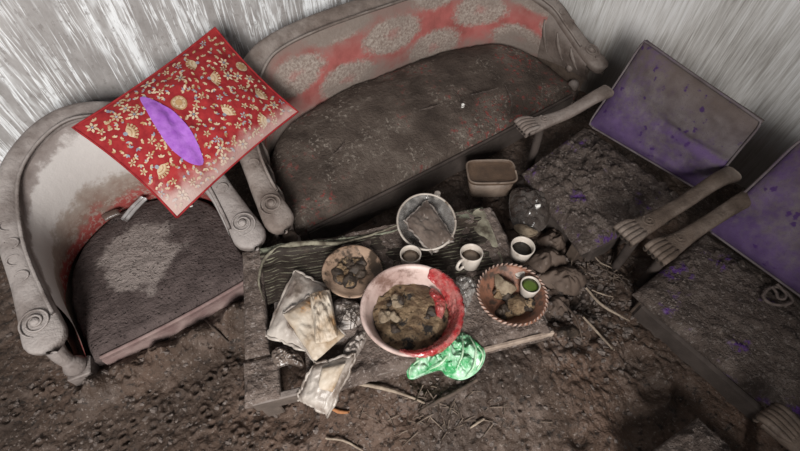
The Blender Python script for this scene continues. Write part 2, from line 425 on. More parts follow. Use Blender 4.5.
MAT['seat_sofa'] = seat_sofa()
MAT['piping'] = dirty('pinkish_soiled_seat_border', (.15, .095, .088), (.235, .17, .155), 20, rough=.9)

def purple(name, seed, amount):
    k = NT(name); v = k.coord('Object', loc=(seed, seed*.7, 0)); uv = k.coord('UV'); s = k.sep(uv)
    n = k.noise(v, 5, 5, .6); n2 = k.noise(v, 40, 5, .7)
    iv = k.math('SUBTRACT', 1.0, s[1]); iu = k.math('SUBTRACT', 1.0, s[0])
    g = k.math('ADD', k.math('MULTIPLY', k.math('POWER', iv, 2.2), .80), k.math('MULTIPLY', k.math('POWER', iu, 3.0), .40))
    crease = k.math('MULTIPLY', k.map(k.math('ABSOLUTE', k.math('SUBTRACT', s[1], .44)), .0, .10, 1, 0), k.map(s[0], .35, .6))
    g = k.math('ADD', g, k.math('MULTIPLY', crease, .30))
    x = k.math('ADD', g, k.math('ADD', k.math('MULTIPLY', k.math('SUBTRACT', n, .5), 1.3), k.math('MULTIPLY', k.math('SUBTRACT', n2, .5), .9)))
    ash = k.ramp(k.noise(v, 16, 5, .6), [(.35, (.105, .084, .086)), (.65, (.165, .14, .143))])
    ash = k.mix(k.map(k.math('ADD', s[1], k.math('MULTIPLY', n, .5)), .85, 1.3, 0, .7), ash, (.11, .082, .066))
    pur = k.ramp(k.noise(v, 8, 4), [(.35, (.070, .038, .115)), (.65, (.120, .072, .175))])
    col = k.mix(k.map(x, .25-amount, .95-amount, 0, .88), ash, pur)
    # drip marks where the ash has fallen off
    wv = k.node('ShaderNodeVectorMath', operation='ADD'); k.l.new(k.coord('UV', (15, 8, 0), loc=(seed, 0, 0)), wv.inputs[0])
    nz = k.node('ShaderNodeVectorMath', operation='SCALE'); k.l.new(k.noisec(uv, 30, 3), nz.inputs[0]); nz.inputs['Scale'].default_value = .7; k.l.new(nz.outputs[0], wv.inputs[1])
    dp = k.vor(wv.outputs[0], 1.0); dm = k.math('MULTIPLY', k.map(dp, .30, .16), k.map(k.noise(uv, 5.0, 2), .44, .53))
    col = k.mix(k.math('MULTIPLY', dm, .85), col, (.05, .018, .10))
    col = k.mix(k.map(k.noise(v, 230, 2, .7), .56, .7, 0, .4), col, (.06, .045, .05))
    b = k.bump(k.noise(v, 300, 3, .7), .35, .002); b = k.bump(n, .2, .02, b)
    return k.done(col, .92, b, .15)
MAT['purple_a'] = purple('ash_dusted_purple_plush', 1.3, .16); MAT['purple_b'] = purple('ash_dusted_purple_plush_darker', 4.1, .14)
def crust(name, purp, sc=1.0):
    k = NT(name); v = k.coord()
    col = k.ramp(k.noise(v, 10, 6, .62), [(.32, tuple(q*sc for q in (.038, .027, .022))), (.5, tuple(q*sc for q in (.077, .056, .046))), (.68, tuple(q*sc for q in (.132, .103, .088)))])
    col = k.mix(k.map(k.noise(v, 80, 3, .75), .55, .68, 0, .7), col, tuple(q*sc for q in (.21, .18, .165)))
    pm = k.math('MULTIPLY', k.map(k.noise(v, 7, 4, .6), .56, .64), k.map(k.noise(v, 40, 4, .6), .48, .58))
    col = k.mix(k.math('MULTIPLY', pm, purp), col, (.07, .018, .155))
    b = k.bump(k.noise(v, 70, 3, .8), 1.0, .016)
    return k.done(col, .8, b, .35)
MAT['crust'] = crust('clotted_ash_over_purple', .85); MAT['crust_dark'] = crust('clotted_wet_ash', .0)
MAT['clod'] = dirty('grey_ash_clod', (.07, .053, .045), (.15, .122, .108), 40, rough=.85)
MAT['clod_pale'] = dirty('pale_ash_crumb', (.12, .10, .09), (.26, .225, .205), 40, rough=.85)
MAT['straw'] = dirty('dry_straw', (.30, .24, .185), (.16, .12, .09), 40, rough=.8)
MAT['straw_dark'] = dirty('muddy_twig', (.085, .06, .045), (.045, .032, .026), 40, rough=.8)
MAT['ceramic'] = dirty('mud_splashed_white_ceramic', (.50, .45, .40), (.34, .285, .24), 14, rough=.4, bs=.1, c3=(.12, .085, .06), s3=22, t3=(.55, .68), spec=.5)
MAT['cup_inside'] = dirty('brown_tea_residue', (.16, .12, .09), (.22, .17, .13), 20, rough=.5)
MAT['dark_liquid'] = dirty('dark_coffee_dregs', (.012, .010, .008), (.025, .02, .014), 20, rough=.3)
MAT['green_liquid'] = dirty('green_algae_water', (.045, .075, .012), (.075, .11, .02), 20, rough=.25)
MAT['food'] = dirty('rotting_food_and_mud', (.085, .048, .022), (.27, .185, .105), 16, .38, .62, .65, 1.0, 80, .012, c3=(.012, .008, .006), s3=24, t3=(.52, .62), spec=.45)
MAT['food_pale'] = dirty('dried_rice_crust', (.26, .205, .145), (.14, .10, .065), 30, rough=.8, bs=.9, bscale=140)
MAT['food_dark'] = dirty('blackened_food_scraps', (.015, .011, .009), (.06, .042, .03), 30, rough=.6, bs=.9)
MAT['basin'] = dirty('mud_smeared_pink_enamel', (.52, .40, .36), (.30, .205, .18), 9, .35, .65, .45, .2, 60, .003, c3=(.14, .08, .062), s3=12, t3=(.54, .70), spec=.5)
MAT['plate'] = dirty('brown_stained_plate', (.36, .25, .18), (.19, .12, .08), 12, rough=.5, c3=(.05, .033, .022), s3=20, t3=(.5, .62))
MAT['terracotta'] = dirty('soiled_terracotta_plastic', (.26, .115, .07), (.15, .07, .045), 10, rough=.5, c3=(.05, .033, .025), s3=18, t3=(.5, .65))
MAT['rim_white'] = dirty('soiled_white_rim_bead', (.42, .30, .25), (.20, .12, .09), 60, rough=.6)
MAT['tub'] = dirty('cloudy_brown_plastic_tub', (.19, .145, .115), (.10, .07, .052), 14, rough=.5, c3=(.06, .043, .032), s3=20)
MAT['tub_lid'] = dirty('mud_filmed_tub_lid', (.10, .062, .04), (.05, .032, .022), 12, rough=.55, c3=(.15, .11, .085), s3=9, t3=(.55, .7))
MAT['paper'] = dirty('stained_food_paper', (.48, .42, .35), (.26, .18, .11), 9, .38, .62, .6, .5, 70, .004, c3=(.33, .16, .05), s3=14, t3=(.58, .72), spec=.5)
MAT['paper_grey'] = dirty('grey_plastic_pouch', (.40, .355, .315), (.20, .16, .135), 14, .35, .65, .4, .5, 70, .004, c3=(.12, .09, .07), s3=16, t3=(.54, .68), spec=.6)
MAT['wrap'] = dirty('muddy_clear_film', (.30, .26, .23), (.12, .092, .08), 18, .35, .65, .45, .5, 70, .004, spec=.7)
MAT['wrap_dark'] = dirty('muddy_film_packet', (.15, .115, .095), (.065, .046, .036), 14, .35, .65, .3, .3, 70, .004, c3=(.24, .20, .175), s3=26, t3=(.6, .7), spec=.7)
def film(name, c1, c2, alpha_lo, alpha_hi, rough=.25):
    k = NT(name); v = k.coord()
    col = k.ramp(k.noise(v, 25, 4, .6), [(.4, c1), (.6, c2)])
    b = k.bump(k.noise(v, 60, 4, .6), .4, .006)
    k.b.inputs['Transmission Weight'].default_value = .25
    a = k.ramp(k.noise(v, 18, 4, .6), [(.4, alpha_lo), (.6, alpha_hi)])
    return k.done(col, rough, b, .6, Alpha=a)
MAT['green_bag'] = film('green_plastic_film', (.05, .36, .12), (.56, .80, .60), .85, 1.0)
MAT['green_bag_pale'] = film('pale_green_plastic_film', (.42, .66, .42), (.60, .72, .55), .5, .9)
MAT['red_bag'] = film('red_plastic_film', (.42, .028, .032), (.55, .20, .18), .40, .92)
MAT['glass_tray'] = film('cloudy_glass', (.38, .36, .34), (.22, .20, .185), .15, .6, .12)
MAT['clear_film'] = film('clear_crumpled_film', (.52, .49, .46), (.26, .23, .21), .35, .8, .15)
MAT['smoke_film'] = film('dark_clear_film', (.10, .082, .072), (.05, .038, .032), .75, .95, .2)
MAT['rag'] = dirty('mud_soaked_rag', (.11, .078, .06), (.055, .038, .03), 10, rough=.75, c3=(.20, .155, .13), s3=20, t3=(.58, .72))
MAT['white_scrap'] = dirty('white_foam_scrap', (.75, .73, .70), (.55, .52, .48), 20, rough=.7)
MAT['clear_plastic'] = dirty('grey_clear_plastic', (.40, .385, .38), (.24, .22, .215), 30, rough=.2, spec=.8)
MAT['brown_glass'] = dirty('brown_smeared_plastic', (.12, .085, .07), (.07, .05, .042), 30, rough=.3, spec=.6)
MAT['rope'] = dirty('muddy_cord', (.16, .125, .11), (.09, .068, .06), 60, rough=.8)
MAT['orange'] = dirty('orange_brown_scrap', (.36, .15, .06), (.2, .09, .04), 30, rough=.7)
MAT['black_void'] = dirty('dark_lining', (.02, .015, .013), (.03, .022, .02), 10)
MAT['crust_grey'] = crust('grey_mud_crust', .0, 1.35); MAT['under_shade'] = dirty('shade_dark_underparts', (.035, .026, .022), (.065, .05, .043), 12)  # last one: dark colour painted in for the shade below seats and arms

def cushion_mats():
    out = []
    for name, c1, c2 in (('red_printed_cotton', (.205, .014, .018), (.30, .027, .028)), ('cream_print', (.52, .41, .29), (.40, .28, .17)), ('gold_print', (.40, .25, .12), (.26, .15, .08)),
                         ('blue_print', (.16, .17, .22), (.32, .32, .34)), ('purple_cotton_patch', (.24, .075, .36), (.33, .13, .46))):
        k = NT(name); v = k.coord(); uv = k.coord('UV'); s = k.sep(uv)
        col = k.ramp(k.noise(v, 30, 4), [(.35, c1), (.65, c2)])
        # ash lies along the lower left end of the cushion
        x = k.math('ADD', k.math('ADD', s[1], k.math('MULTIPLY', s[0], .95)), k.math('MULTIPLY', k.math('SUBTRACT', k.noise(v, 9, 5, .65), .5), .5))
        d = k.map(x, .40, .14, 0, .8)
        d2 = k.map(k.math('ADD', s[1], k.math('MULTIPLY', k.math('SUBTRACT', k.noise(v, 14, 5, .65), .5), .25)), .16, .03, 0, .6)
        d = k.math('MAXIMUM', d, d2)
        col = k.mix(d, col, (.46, .37, .335))
        b = k.bump(k.noise(v, 500, 2, .6), .3, .001); b = k.bump(k.noise(v, 22, 5, .65), .5, .012, b)
        out.append(k.done(col, .9, b, .15))
    return out
RED, CREAM, GOLD, BLUE, PURPLE = cushion_mats()
def cloth_mat():
    k = NT('dark_striped_mat'); v = k.coord(); uv = k.coord('UV', (1, 1, 1)); s = k.sep(uv)
    yy = k.math('ADD', s[1], k.math('MULTIPLY', k.math('SUBTRACT', k.noise(v, 10, 3), .5), .02))
    st = k.math('SINE', k.math('MULTIPLY', yy, 125.0))
    dash = k.noise(k.coord('UV', (16, 60, 1)), 1, 4, .7)
    mk = k.math('MULTIPLY', k.map(st, .1, .6), k.map(dash, .50, .60))
    col = k.mix(k.math('MULTIPLY', mk, .8), (.022, .015, .011), (.23, .22, .155))
    ed = k.math('MAXIMUM', k.map(s[1], .83, .95), k.map(s[0], .965, .985)); ed = k.math('MULTIPLY', ed, k.map(k.noise(v, 26, 4, .7), .42, .56))
    col = k.mix(k.math('MULTIPLY', ed, .8), col, (.26, .27, .20))
    col = k.mix(k.map(k.noise(v, 12, 5, .65), .52, .68, 0, .8), col, (.05, .035, .026))
    b = k.bump(k.noise(v, 120, 4, .7), .6, .004)
    return k.done(col, .75, b, .3)
MAT['cloth'] = cloth_mat()

# ------------------------------------------------------------------ the setting
WX, WY = 2.03, 1.85
TABC = np.array([.372, .588]); TA = math.atan2(-.33, .85)
TX = np.array([math.cos(TA), math.sin(TA)]); TY = np.array([-math.sin(TA), math.cos(TA)]); TL, TW, TZ = .455, .25, .35
rng = np.random.default_rng(7)
pocks = []
while len(pocks) < 125:
    u, v = rng.uniform(-20, 260), rng.uniform(330, 455)
    if v < 330+ (250-u)*.25: continue
    q = P(u, v, .16); pocks.append((q[0], q[1], rng.uniform(.007, .016), rng.uniform(.45, .95)))
for _ in range(70):
    q = P(rng.uniform(260, 600), rng.uniform(385, 455), .2); pocks.append((q[0], q[1], rng.uniform(.004, .011), rng.uniform(.4, .9)))
prints = [(*P(u, v, .18)[:2], r, d) for u, v, r, d in ((640, 360, .05, .03), (655, 385, .045, .03), (628, 420, .06, .035), (690, 395, .05, .03), (580, 300, .06, .03), (545, 320, .04, .02), (300, 425, .05, .02), (395, 415, .05, .02), (240, 340, .07, .03), (425, 385, .06, .03), (575, 440, .03, .02))]
def mudz(x, y):
    x = np.asarray(x, float); y = np.asarray(y, float)
    z = .150+.020*fbm(x, y, 1.6, 3, 11)+.012*fbm(x, y, 6, 4, 21)
    lx = (x-TABC[0])*TX[0]+(y-TABC[1])*TX[1]; ly = (x-TABC[0])*TY[0]+(y-TABC[1])*TY[1]
    z = z+.150*np.exp(-((lx-.12)/.42)**4-((ly+.24)/.20)**2)          # bank piled against the front of the table
    z = z+.06*np.exp(-((lx+.05)/.9)**4-((ly+.55)/.3)**2)
    rough = .35+.65*sstep(-.1, .5, lx)*sstep(.75, .2, np.abs(ly-.1))
    f1, f2, _ = worley(x+.02*fbm(x, y, 14, 2, 5), y+.02*fbm(x, y, 14, 2, 8), 17, 3)
    z = z+rough*.024*(np.clip(f2-f1, 0, .55)-.2)
    # coarse heaps to the right of the table
    hp = np.exp(-((lx-.62)/.22)**2-((ly+.02)/.34)**2)
    g1, g2, gi = worley(x+.05*fbm(x, y, 7, 2, 31), y+.05*fbm(x, y, 7, 2, 41), 8, 13)
    z = z+hp*(.055*np.clip(g2-g1, 0, .7)+.025*gi-.01)
    cal = .30+.70*np.clip(hp*1.3+.8*np.exp(-((lx+.0)/.35)**2-((ly+.42)/.12)**2), 0, 1)
    z = z+cal*.014*fbm(x, y, 24, 4, 51)+(.35+.65*cal)*.007*fbm(x, y, 75, 3, 61)
    # crumbled ridge in front of the armchair
    rd = np.exp(-((y-(.895+.015*np.sin(x*9)))/.05)**2)*sstep(-.75, -.5, x)*sstep(.1, -.1, x)
    z = z+rd*(.065+.035*fbm(x, y, 20, 3, 71))
    for px, py, r, a in pocks:
        d = np.hypot(x-px, y-py)/r
        m = d < 3
        if m.any(): z = z+np.where(m, a*r*.8*(np.exp(-((d-1)/.38)**2)-.9*np.exp(-(d/.6)**2)), 0)
    for px, py, r, dp in prints:
        d2 = ((x-px)**2+(y-py)**2)/r**2; z = z-dp*np.exp(-d2*d2)
    return z
xs = np.linspace(-1.5, WX, 860); ys = np.linspace(-.98, WY, 690)
X, Y = np.meshgrid(xs, ys, indexing='ij'); ZG = mudz(X, Y)
def ground(x, y):
    fi = np.clip((x-xs[0])/(xs[1]-xs[0]), 0, len(xs)-1.001); fj = np.clip((y-ys[0])/(ys[1]-ys[0]), 0, len(ys)-1.001); i, j = int(fi), int(fj); a, b = fi-i, fj-j
    return float(ZG[i, j]*(1-a)*(1-b)+ZG[i+1, j]*a*(1-b)+ZG[i, j+1]*(1-a)*b+ZG[i+1, j+1]*a*b)
def G(u, v, lift=0.0):
    z = .18
    for _ in range(12):
        q = P(u, v, z); z = .5*z+.5*(ground(q[0], q[1])+lift)
    return P(u, v, z)

fl = mesh_obj('floor', np.stack([X, Y, ZG], -1).reshape(-1, 3), grid_faces(860, 690), MAT['mud'], loc=(0, 0, 0))
fl['kind'] = 'structure'; fl['label'] = 'floor buried under dark brown volcanic mud and ash'
def wall(name, c, hx, hy, hz, m, label):
    v, f = boxv(c, (hx, 0, 0), (0, hy, 0), (0, 0, hz), .002); o = mesh_obj(name, v, f, m, smooth=False, loc=(0, 0, 0)); o['kind'] = 'structure'; o['label'] = label
wall('wall_back', (.3, WY+.06, 1.15), 1.85, .06, 1.25, MAT['wall_back'], 'plaster wall behind the sofa streaked with white runs and grey ash')
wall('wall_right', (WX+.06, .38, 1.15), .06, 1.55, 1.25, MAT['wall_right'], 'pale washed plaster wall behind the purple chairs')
wall('wall_front_shade', (.945, -1.05, 1.15), 1.145, .06, 1.25, MAT['wall_right'], 'unseen plaster wall added beside the doorway behind the viewer to shade the right side')  # unseen wall, added so its end keeps light off the lower right

# ------------------------------------------------------------------ tub armchair and long sofa
def spiral(c, ex, ey, up, r, turns=2.1, rad=.004, a0=0.0, sgn=1, n=60):
    t = np.linspace(0, 1, n); a = a0+sgn*turns*2*np.pi*t; rr = r*(1-.86*t)
    p = c+rr[:, None]*(np.cos(a)[:, None]*ex+np.sin(a)[:, None]*ey)+up*(.004*t)[:, None]
    return tube(p, np.linspace(rad*.75, rad, n), 6, up=tuple(up))
def tub_seat(name, label, cat, cx, hw, yf, ctrl, seat_pts, seat_z, mats, back_mat, seat_mat, railw, crown, slope, loc_z=.13, border='piping', ctrl_r=None, backw=.64, trim=.10):
    """ctrl: left half of the rail as (x from the outer arm inward, y, z); mirrored about cx"""
    T = thing(name, label, cat, (cx, 1.3, loc_z))
    left = [(cx-hw+x, y, z) for x, y, z in ctrl]; right = [(cx+hw-x, y, z) for x, y, z in (ctrl_r or ctrl)[:-1]][::-1]
    n = 150 if hw < .5 else 210
    path = spline(left+right, n); s = np.concatenate([[0], np.cumsum(np.sqrt((np.diff(path, axis=0)**2).sum(1)))]); tot = s[-1]
    e = np.minimum(s, tot-s)
    wb = 1-.14*sstep(.05, .16, np.minimum(s, tot-s))-(.86-backw)*sstep(path[:, 1].min()+.15, path[:, 1].max()-.12, path[:, 1])
    w = railw*wb*np.where(e < railw*.5, np.sqrt(np.clip(1-(1-e/(railw*.5))**2, .02, 1)), 1.0)*(1-.16*sstep(.10, .28, e)*sstep(.5, .3, e))
    bk = sstep(path[:, 1].min()+.22, path[:, 1].max()-.03, path[:, 1])
    tn = tangents(path)
    inward = nrm(np.stack([cx-path[:, 0], (path[:, 1].min()-path[:, 1])*.9, 0*s], 1))
    side = nrm(np.cross(tn, np.array([0, 0, 1.])))
    side *= np.sign((side*inward).sum(1))[:, None]
    up = nrm(np.array([0, -.12, 1.])[None]+side*(.55*bk)[:, None]+np.array([0, -.25, 0])*bk[:, None])
    th = .045+0*s
    v, f = sweep(path, w, th, up, 22, 3.2, .006)
    rail = mesh_obj('carved_rail', v, f, mats, T)
    # a raised bead along the inner edge of the rail
    k0 = int(n*.06); bead = path+side*(w*.44)[:, None]+up*.004
    v, f = tube(bead[k0:n-k0], .006, 6); mesh_obj('bead_moulding', v, f, mats, rail)
    for sg in (0, 1):                     # scroll on each arm end
        i = (n-1 if sg else 0); k = (n-1-9 if sg else 9)
        c = path[k]+up[k]*.0055; ey = nrm((path[i]-path[k])); ex = nrm(np.cross(ey, up[k])); u_ = up[k]
        v, f = spiral(c, ex, ey, u_, railw*.40, 2.3, .0042, 1.2, 1 if sg else -1); mesh_obj('scroll', v, f, mats, rail)
        v, f = lathe((0, 0, 0), [(.013, -.004), (.013, .005), (.009, .010), (.0001, .011)], 16)
        B = np.stack([ex, ey, u_], 1); v = v@B.T+c; mesh_obj('rosette', v, f, mats, rail)
        pts = []
        for q in range(4):                # leaf carving behind the scroll
            kk = (n-1-(22+5*q)) if sg else 22+5*q
            cc = path[kk]+up[kk]*.0055; fd = nrm(path[i]-path[kk]); sx = nrm(np.cross(fd, up[kk]))*(1 if q % 2 else -1)
            a = np.linspace(0, 1, 12); pts = cc+fd*(.020*np.cos(a*4.2)*(1-.3*a))[:, None]+sx*(.024*np.sin(a*4.2)*(1-.35*a))[:, None]
            v, f = tube(pts, [.001, .004, .0035, .001], 6); mesh_obj('carved_leaf', v, f, mats, rail)
    # inner upholstered back: from the rail down to the seat arc
    a0 = int(n*.10) if trim == .10 else int(n*.035); idx = np.arange(a0, n-a0); topc = path[idx]+side[idx]*(w[idx]*.40)[:, None]-up[idx]*.018
    m = 22; tt = np.linspace(0, 1, m)
    sp = np.asarray(seat_pts, float); lo = spline([(*q, seat_z-.02) for q in sp], len(idx))
    lo = lo+side[idx]*(-.012)
    V = topc[:, None]*(tt)[None, :, None]+lo[:, None]*(1-tt)[None, :, None]
    Nn = nrm(side[idx]*.8+np.array([0, 0, .6])); V = V+Nn[:, None]*(.030*np.sin(tt*np.pi))[None, :, None]
    L = (s[idx]-s[idx[0]])/(s[idx[-1]]-s[idx[0]])
    uv = np.stack([np.repeat(L, m), np.tile(tt, len(idx))], 1)
    V2 = V.copy(); V2 -= Nn[:, None]*.05
    A = V.reshape(-1, 3); Bv = V2.reshape(-1, 3); g = grid_faces(len(idx), m); fc = [list(q) for q in g]+[list(q)[::-1] for q in g+len(A)]
    p0, p1, p2 = A[g[len(g)//2][0]], A[g[len(g)//2][1]], A[g[len(g)//2][2]]
    if np.cross(p1-p0, p2-p0)@Nn[len(Nn)//2] < 0: fc = [q[::-1] for q in fc]
    if trim == .10: mesh_obj('upholstered_back', np.vstack([A, Bv]), fc, back_mat, T, uv=np.vstack([uv, uv]))
    else:
        k1 = int(n*trim)-a0; NI = len(idx); VV = np.vstack([A, Bv]); UU = np.vstack([uv, uv])
        fa = np.array(fc); col_ = (fa[:, 0] % (NI*m))//m; cmin = ((fa % (NI*m))//m).min(1)
        for lo_, hi_, nm_, mt_ in ((k1, NI-k1, 'upholstered_back', back_mat), (0, k1, 'arm_panel', mats), (NI-k1, NI, 'arm_panel', mats)):
            sel = fa[(cmin >= lo_) & (cmin < hi_)]; us, inv = np.unique(sel, return_inverse=True)
            part_ = mesh_obj(nm_, VV[us], [list(q) for q in inv.reshape(sel.shape)], mt_, T, uv=UU[us])
            if nm_ == 'arm_panel':
                for q in range(3):       # carved grooves and leaf on the panel
                    cI = (k1//3*(q)+4) if lo_ == 0 else NI-1-(k1//3*q+4)
                    rows = V[min(max(cI, 0), NI-1)]; rows2 = V[min(max(cI+(5 if lo_ == 0 else -5), 0), NI-1)]
                    ln = np.array([rows[int(4+z_*12)]*(1-z_)+rows2[int(4+z_*12)]*z_ for z_ in np.linspace(0, 1, 8)])+Nn[min(cI, NI-1)]*.004
                    v_, f_ = tube(ln, [.002, .008, .009, .003], 8, n=16); mesh_obj('carved_rib', v_, f_, mt_, part_)
    # outer shell down into the mud
    outp = path-side*(w*.30)[:, None]-up*.02; bot = outp.copy(); bot[:, 2] = .10; bot[:, :2] += (np.array([cx, 1.3])-bot[:, :2])*.05
    i0 = int(n*.035); o1 = outp[i0:n-i0]; o2 = bot[i0:n-i0]
    V = np.stack([o1, o2], 1); Vi = V+side[i0:n-i0][:, None]*.02
    A = V.reshape(-1, 3); Bv = Vi.reshape(-1, 3); g = grid_faces(len(o1), 2); k = len(A)
    mesh_obj('outer_shell', np.vstack([A, Bv]), [list(q) for q in g]+[list(q)[::-1] for q in g+k], MAT['carved_dark'], T)
    # seat: D-shaped pad with a crown and a boxed front border
    out = np.vstack([sp, [(sp[-1][0]-.015, yf+.012), (sp[0][0]+.015, yf+.012)]]) if False else sp
    fr = np.stack([np.linspace(sp[-1][0], sp[0][0], 26)[1:-1], np.interp(np.linspace(0, 1, 26), [0, 1], [sp[-1][1], sp[0][1]])[1:-1]-.012*np.sin(np.linspace(0, np.pi, 26))[1:-1]], 1)
    arc = spline(np.column_stack([sp, 0*sp[:, 0]]), 110)[:, :2]
    ol = np.vstack([arc, fr]); N_ = len(ol); c = ol.mean(0); rings = 34
    r = np.linspace(0, 1, rings)[1:]; G2 = c+(ol-c)[:, None]*r[None, :, None]
    zz = slope(G2[..., 0], G2[..., 1])+crown*(1-r**3.0)[None, :]-.035*(np.clip((r-.93)/.07, 0, 1)**2)[None, :]
    zz = zz+.0055*fbm(G2[..., 0], G2[..., 1], 30, 5, 91)+.006*fbm(G2[..., 0], G2[..., 1], 5, 3, 95)
    Vt = np.concatenate([G2, zz[..., None]], -1).reshape(-1, 3)
    low = np.column_stack([ol, zz[:, -1]-.05]); m = rings-1
    ctop = [*c, float(slope(c[:1], c[1:])[0])+crown]
    V = np.vstack([Vt, low, [ctop]]); fc = [list(q)[::-1] for q in grid_faces(N_, m, cu=True)]
    for i in range(N_):
        k = (i+1) % N_; fc.append([len(V)-1, i*m, k*m][::-1] if False else [len(V)-1, i*m, k*m]); fc.append([i*m+m-1, k*m+m-1, N_*m+k, N_*m+i][::-1])
    p = [V[q] for q in fc[5][:3]]
    up_ = np.cross(p[1]-p[0], p[2]-p[0])[2]
    p = [V[q] for q in fc[-2][:3]]
    if up_ < 0: fc = [q[::-1] for q in fc]
    seat = mesh_obj('seat', V, fc, seat_mat, T)
    fo = np.array([(x, y, slope(np.array([x]), np.array([y]))[0]-.02) for x, y in fr])
    v, f = tube(np.array([(x, y-.004, z) for x, y, z in fo]), .007, 8); mesh_obj('piping', v, f, MAT[border], seat)
    # front border board under the seat
    b1 = np.array([(x, y-.016, z-.006) for x, y, z in fo]); b2 = b1.copy(); b2[:, 2] = .10; b3 = b1+np.array([0, .03, 0]); b4 = b2+np.array([0, .03, 0])
    V = np.stack([b1, b2, b4, b3], 1); fcb = [list(q) for q in grid_faces(len(b1), 4, cv=True)]+[[0, 1, 2, 3], [4*(len(b1)-1)+q for q in (3, 2, 1, 0)]]
    mesh_obj('front_border', V.reshape(-1, 3), fcb, MAT[border], T, smooth=False)
    return T, path, up
def flat_slope(zf, zb, y0, y1): return lambda x, y: zf+(zb-zf)*sstep(y0, y1, y)

armchair, ap, au = tub_seat('tub_armchair', 'small tub armchair with carved scroll arms and ash-caked seat under the red cushion', 'armchair', -.242, .318, .96,
    [(0, .955, .405), (0, 1.0, .42), (.001, 1.16, .455), (.010, 1.33, .505), (.045, 1.46, .558), (.105, 1.545, .605), (.21, 1.61, .645), (.318, 1.635, .66)],
    [(-.53, .985), (-.548, 1.22), (-.50, 1.41), (-.38, 1.53), (-.242, 1.57), (-.10, 1.53), (.02, 1.41), (.05, 1.22), (.035, .985)], .25, MAT['carved'], MAT['armchair_back'], MAT['seat_armchair'], .112, .018, flat_slope(.245, .25, 1, 1.5))
def turned_foot(T, x, y, zt, m, name='front_foot', sc=1.0):
    v, f = lathe((x, y, 0), [(.020*sc, zt), (.026*sc, zt-.012), (.034*sc, zt-.028), (.026*sc, zt-.046), (.024*sc, zt-.052)], 18)
    ft = mesh_obj(name, v, f, m, T)
    v, f = boxv((x, y, zt-.085), (.033*sc, -.006, 0), (.006, .033*sc, 0), (0, 0, .036), .004); mesh_obj('block', v, f, m, ft, smooth=False)
    v, f = tube([(x, y, zt), (x, y+.01, zt+.05), (x+.01, y+.03, zt+.105)], [.02, .024, .030], 10, n=8); mesh_obj('post', v, f, m, ft)
turned_foot(armchair, -.572, .985, .275, MAT['carved']); turned_foot(armchair, .07, 1.02, .262, MAT['carved'])

sofa, sp_, su = tub_seat('long_sofa', 'long carved-wood sofa with red medallion brocade back and muddy seat', 'sofa', 1.048, .858, 1.03,
    [(0, .965, .405), (0, 1.01, .42), (.012, 1.18, .465), (.05, 1.36, .525), (.13, 1.51, .575), (.24, 1.625, .62), (.35, 1.66, .65), (.52, 1.665, .67), (.70, 1.655, .682), (.858, 1.65, .685)],
    [(.215, 1.04), (.235, 1.22), (.32, 1.42), (.48, 1.54), (.75, 1.60), (1.048, 1.61), (1.35, 1.60), (1.61, 1.54), (1.77, 1.42), (1.855, 1.22), (1.875, 1.04)], .33, MAT['carved_sofa'], MAT['medallion'], MAT['seat_sofa'], .108, .035, flat_slope(.27, .36, 1.02, 1.5), border='under_shade', backw=.9, trim=.155, ctrl_r=[(0, .965, .405), (0, 1.01, .42), (.008, 1.10, .455), (.016, 1.22, .515), (.030, 1.33, .575), (.10, 1.47, .63), (.22, 1.59, .665), (.40, 1.64, .68), (.70, 1.655, .682), (.858, 1.65, .685)])
turned_foot(sofa, .215, 1.04, .262, MAT['carved_sofa'])
# turned foot with a ball under the right arm of the sofa
c = P(573, 86, .27)
v, f = lathe(c, [(.001, .034), (.016, .030), (.027, .014), (.029, -.004), (.020, -.026), (.016, -.04), (.028, -.05), (.028, -.14)], 18); ff = mesh_obj('front_foot', v, f, MAT['carved_sofa'], sofa)
v, f = lathe(P(570, 68, .325), [(.001, .020), (.014, .016), (.021, .002), (.016, -.014), (.008, -.022)], 16); mesh_obj('ball', v, f, MAT['carved_sofa'], ff)

# tears in the sofa seat
for u0, v0, u1, v1 in ((333, 155, 345, 140), (435, 75, 462, 100), (470, 95, 498, 88), (415, 98, 450, 92), (420, 110, 440, 104), (505, 85, 512, 108)):
    a = P(u0, v0, .355); b = P(u1, v1, .365); mid = (a+b)/2+np.array([.008, -.006, 0])
    v, f = tube([a, mid, b], [.0015, .006, .0015], 6, n=12); o = mesh_obj('torn_seam', v, f, MAT['crust_dark'], sofa)

# ------------------------------------------------------------------ purple chairs
def crust_seat(parent, corners, z, th, nseed, mat_, lumps=.06, sc=24, res=90):
    c00, c10, c11, c01 = [np.array([*q, z]) for q in corners]
    c = (c00+c10+c11+c01)/4
    def nz(u, w):
        p = c00*((1-u)*(1-w))[..., None]+c10*(u*(1-w))[..., None]+c11*(u*w)[..., None]+c01*((1-u)*w)[..., None]
        x, y = p[..., 0], p[..., 1]
        x = x+.01*fbm(x, y, 20, 2, nseed); y = y+.01*fbm(x, y, 20, 2, nseed+7)
        f1, f2, i1 = worley(x, y, sc, nseed+1); g1, g2, i2 = worley(x, y, sc*2.4, nseed+2)
        return lumps*(np.clip(.7-f1, 0, 1)*1.1*i1+.4*np.clip(.7-g1, 0, 1)*i2)*(.35+.9*vnoise(x*7, y*7, nseed+3))+.012*fbm(x, y, 5, 3, nseed)
    v, f, uv = slab(c00, c10, c11, c01, th, res, res, 9, nz, .6, .004)
    return mesh_obj('seat', v, f, mat_, parent, uv=uv)
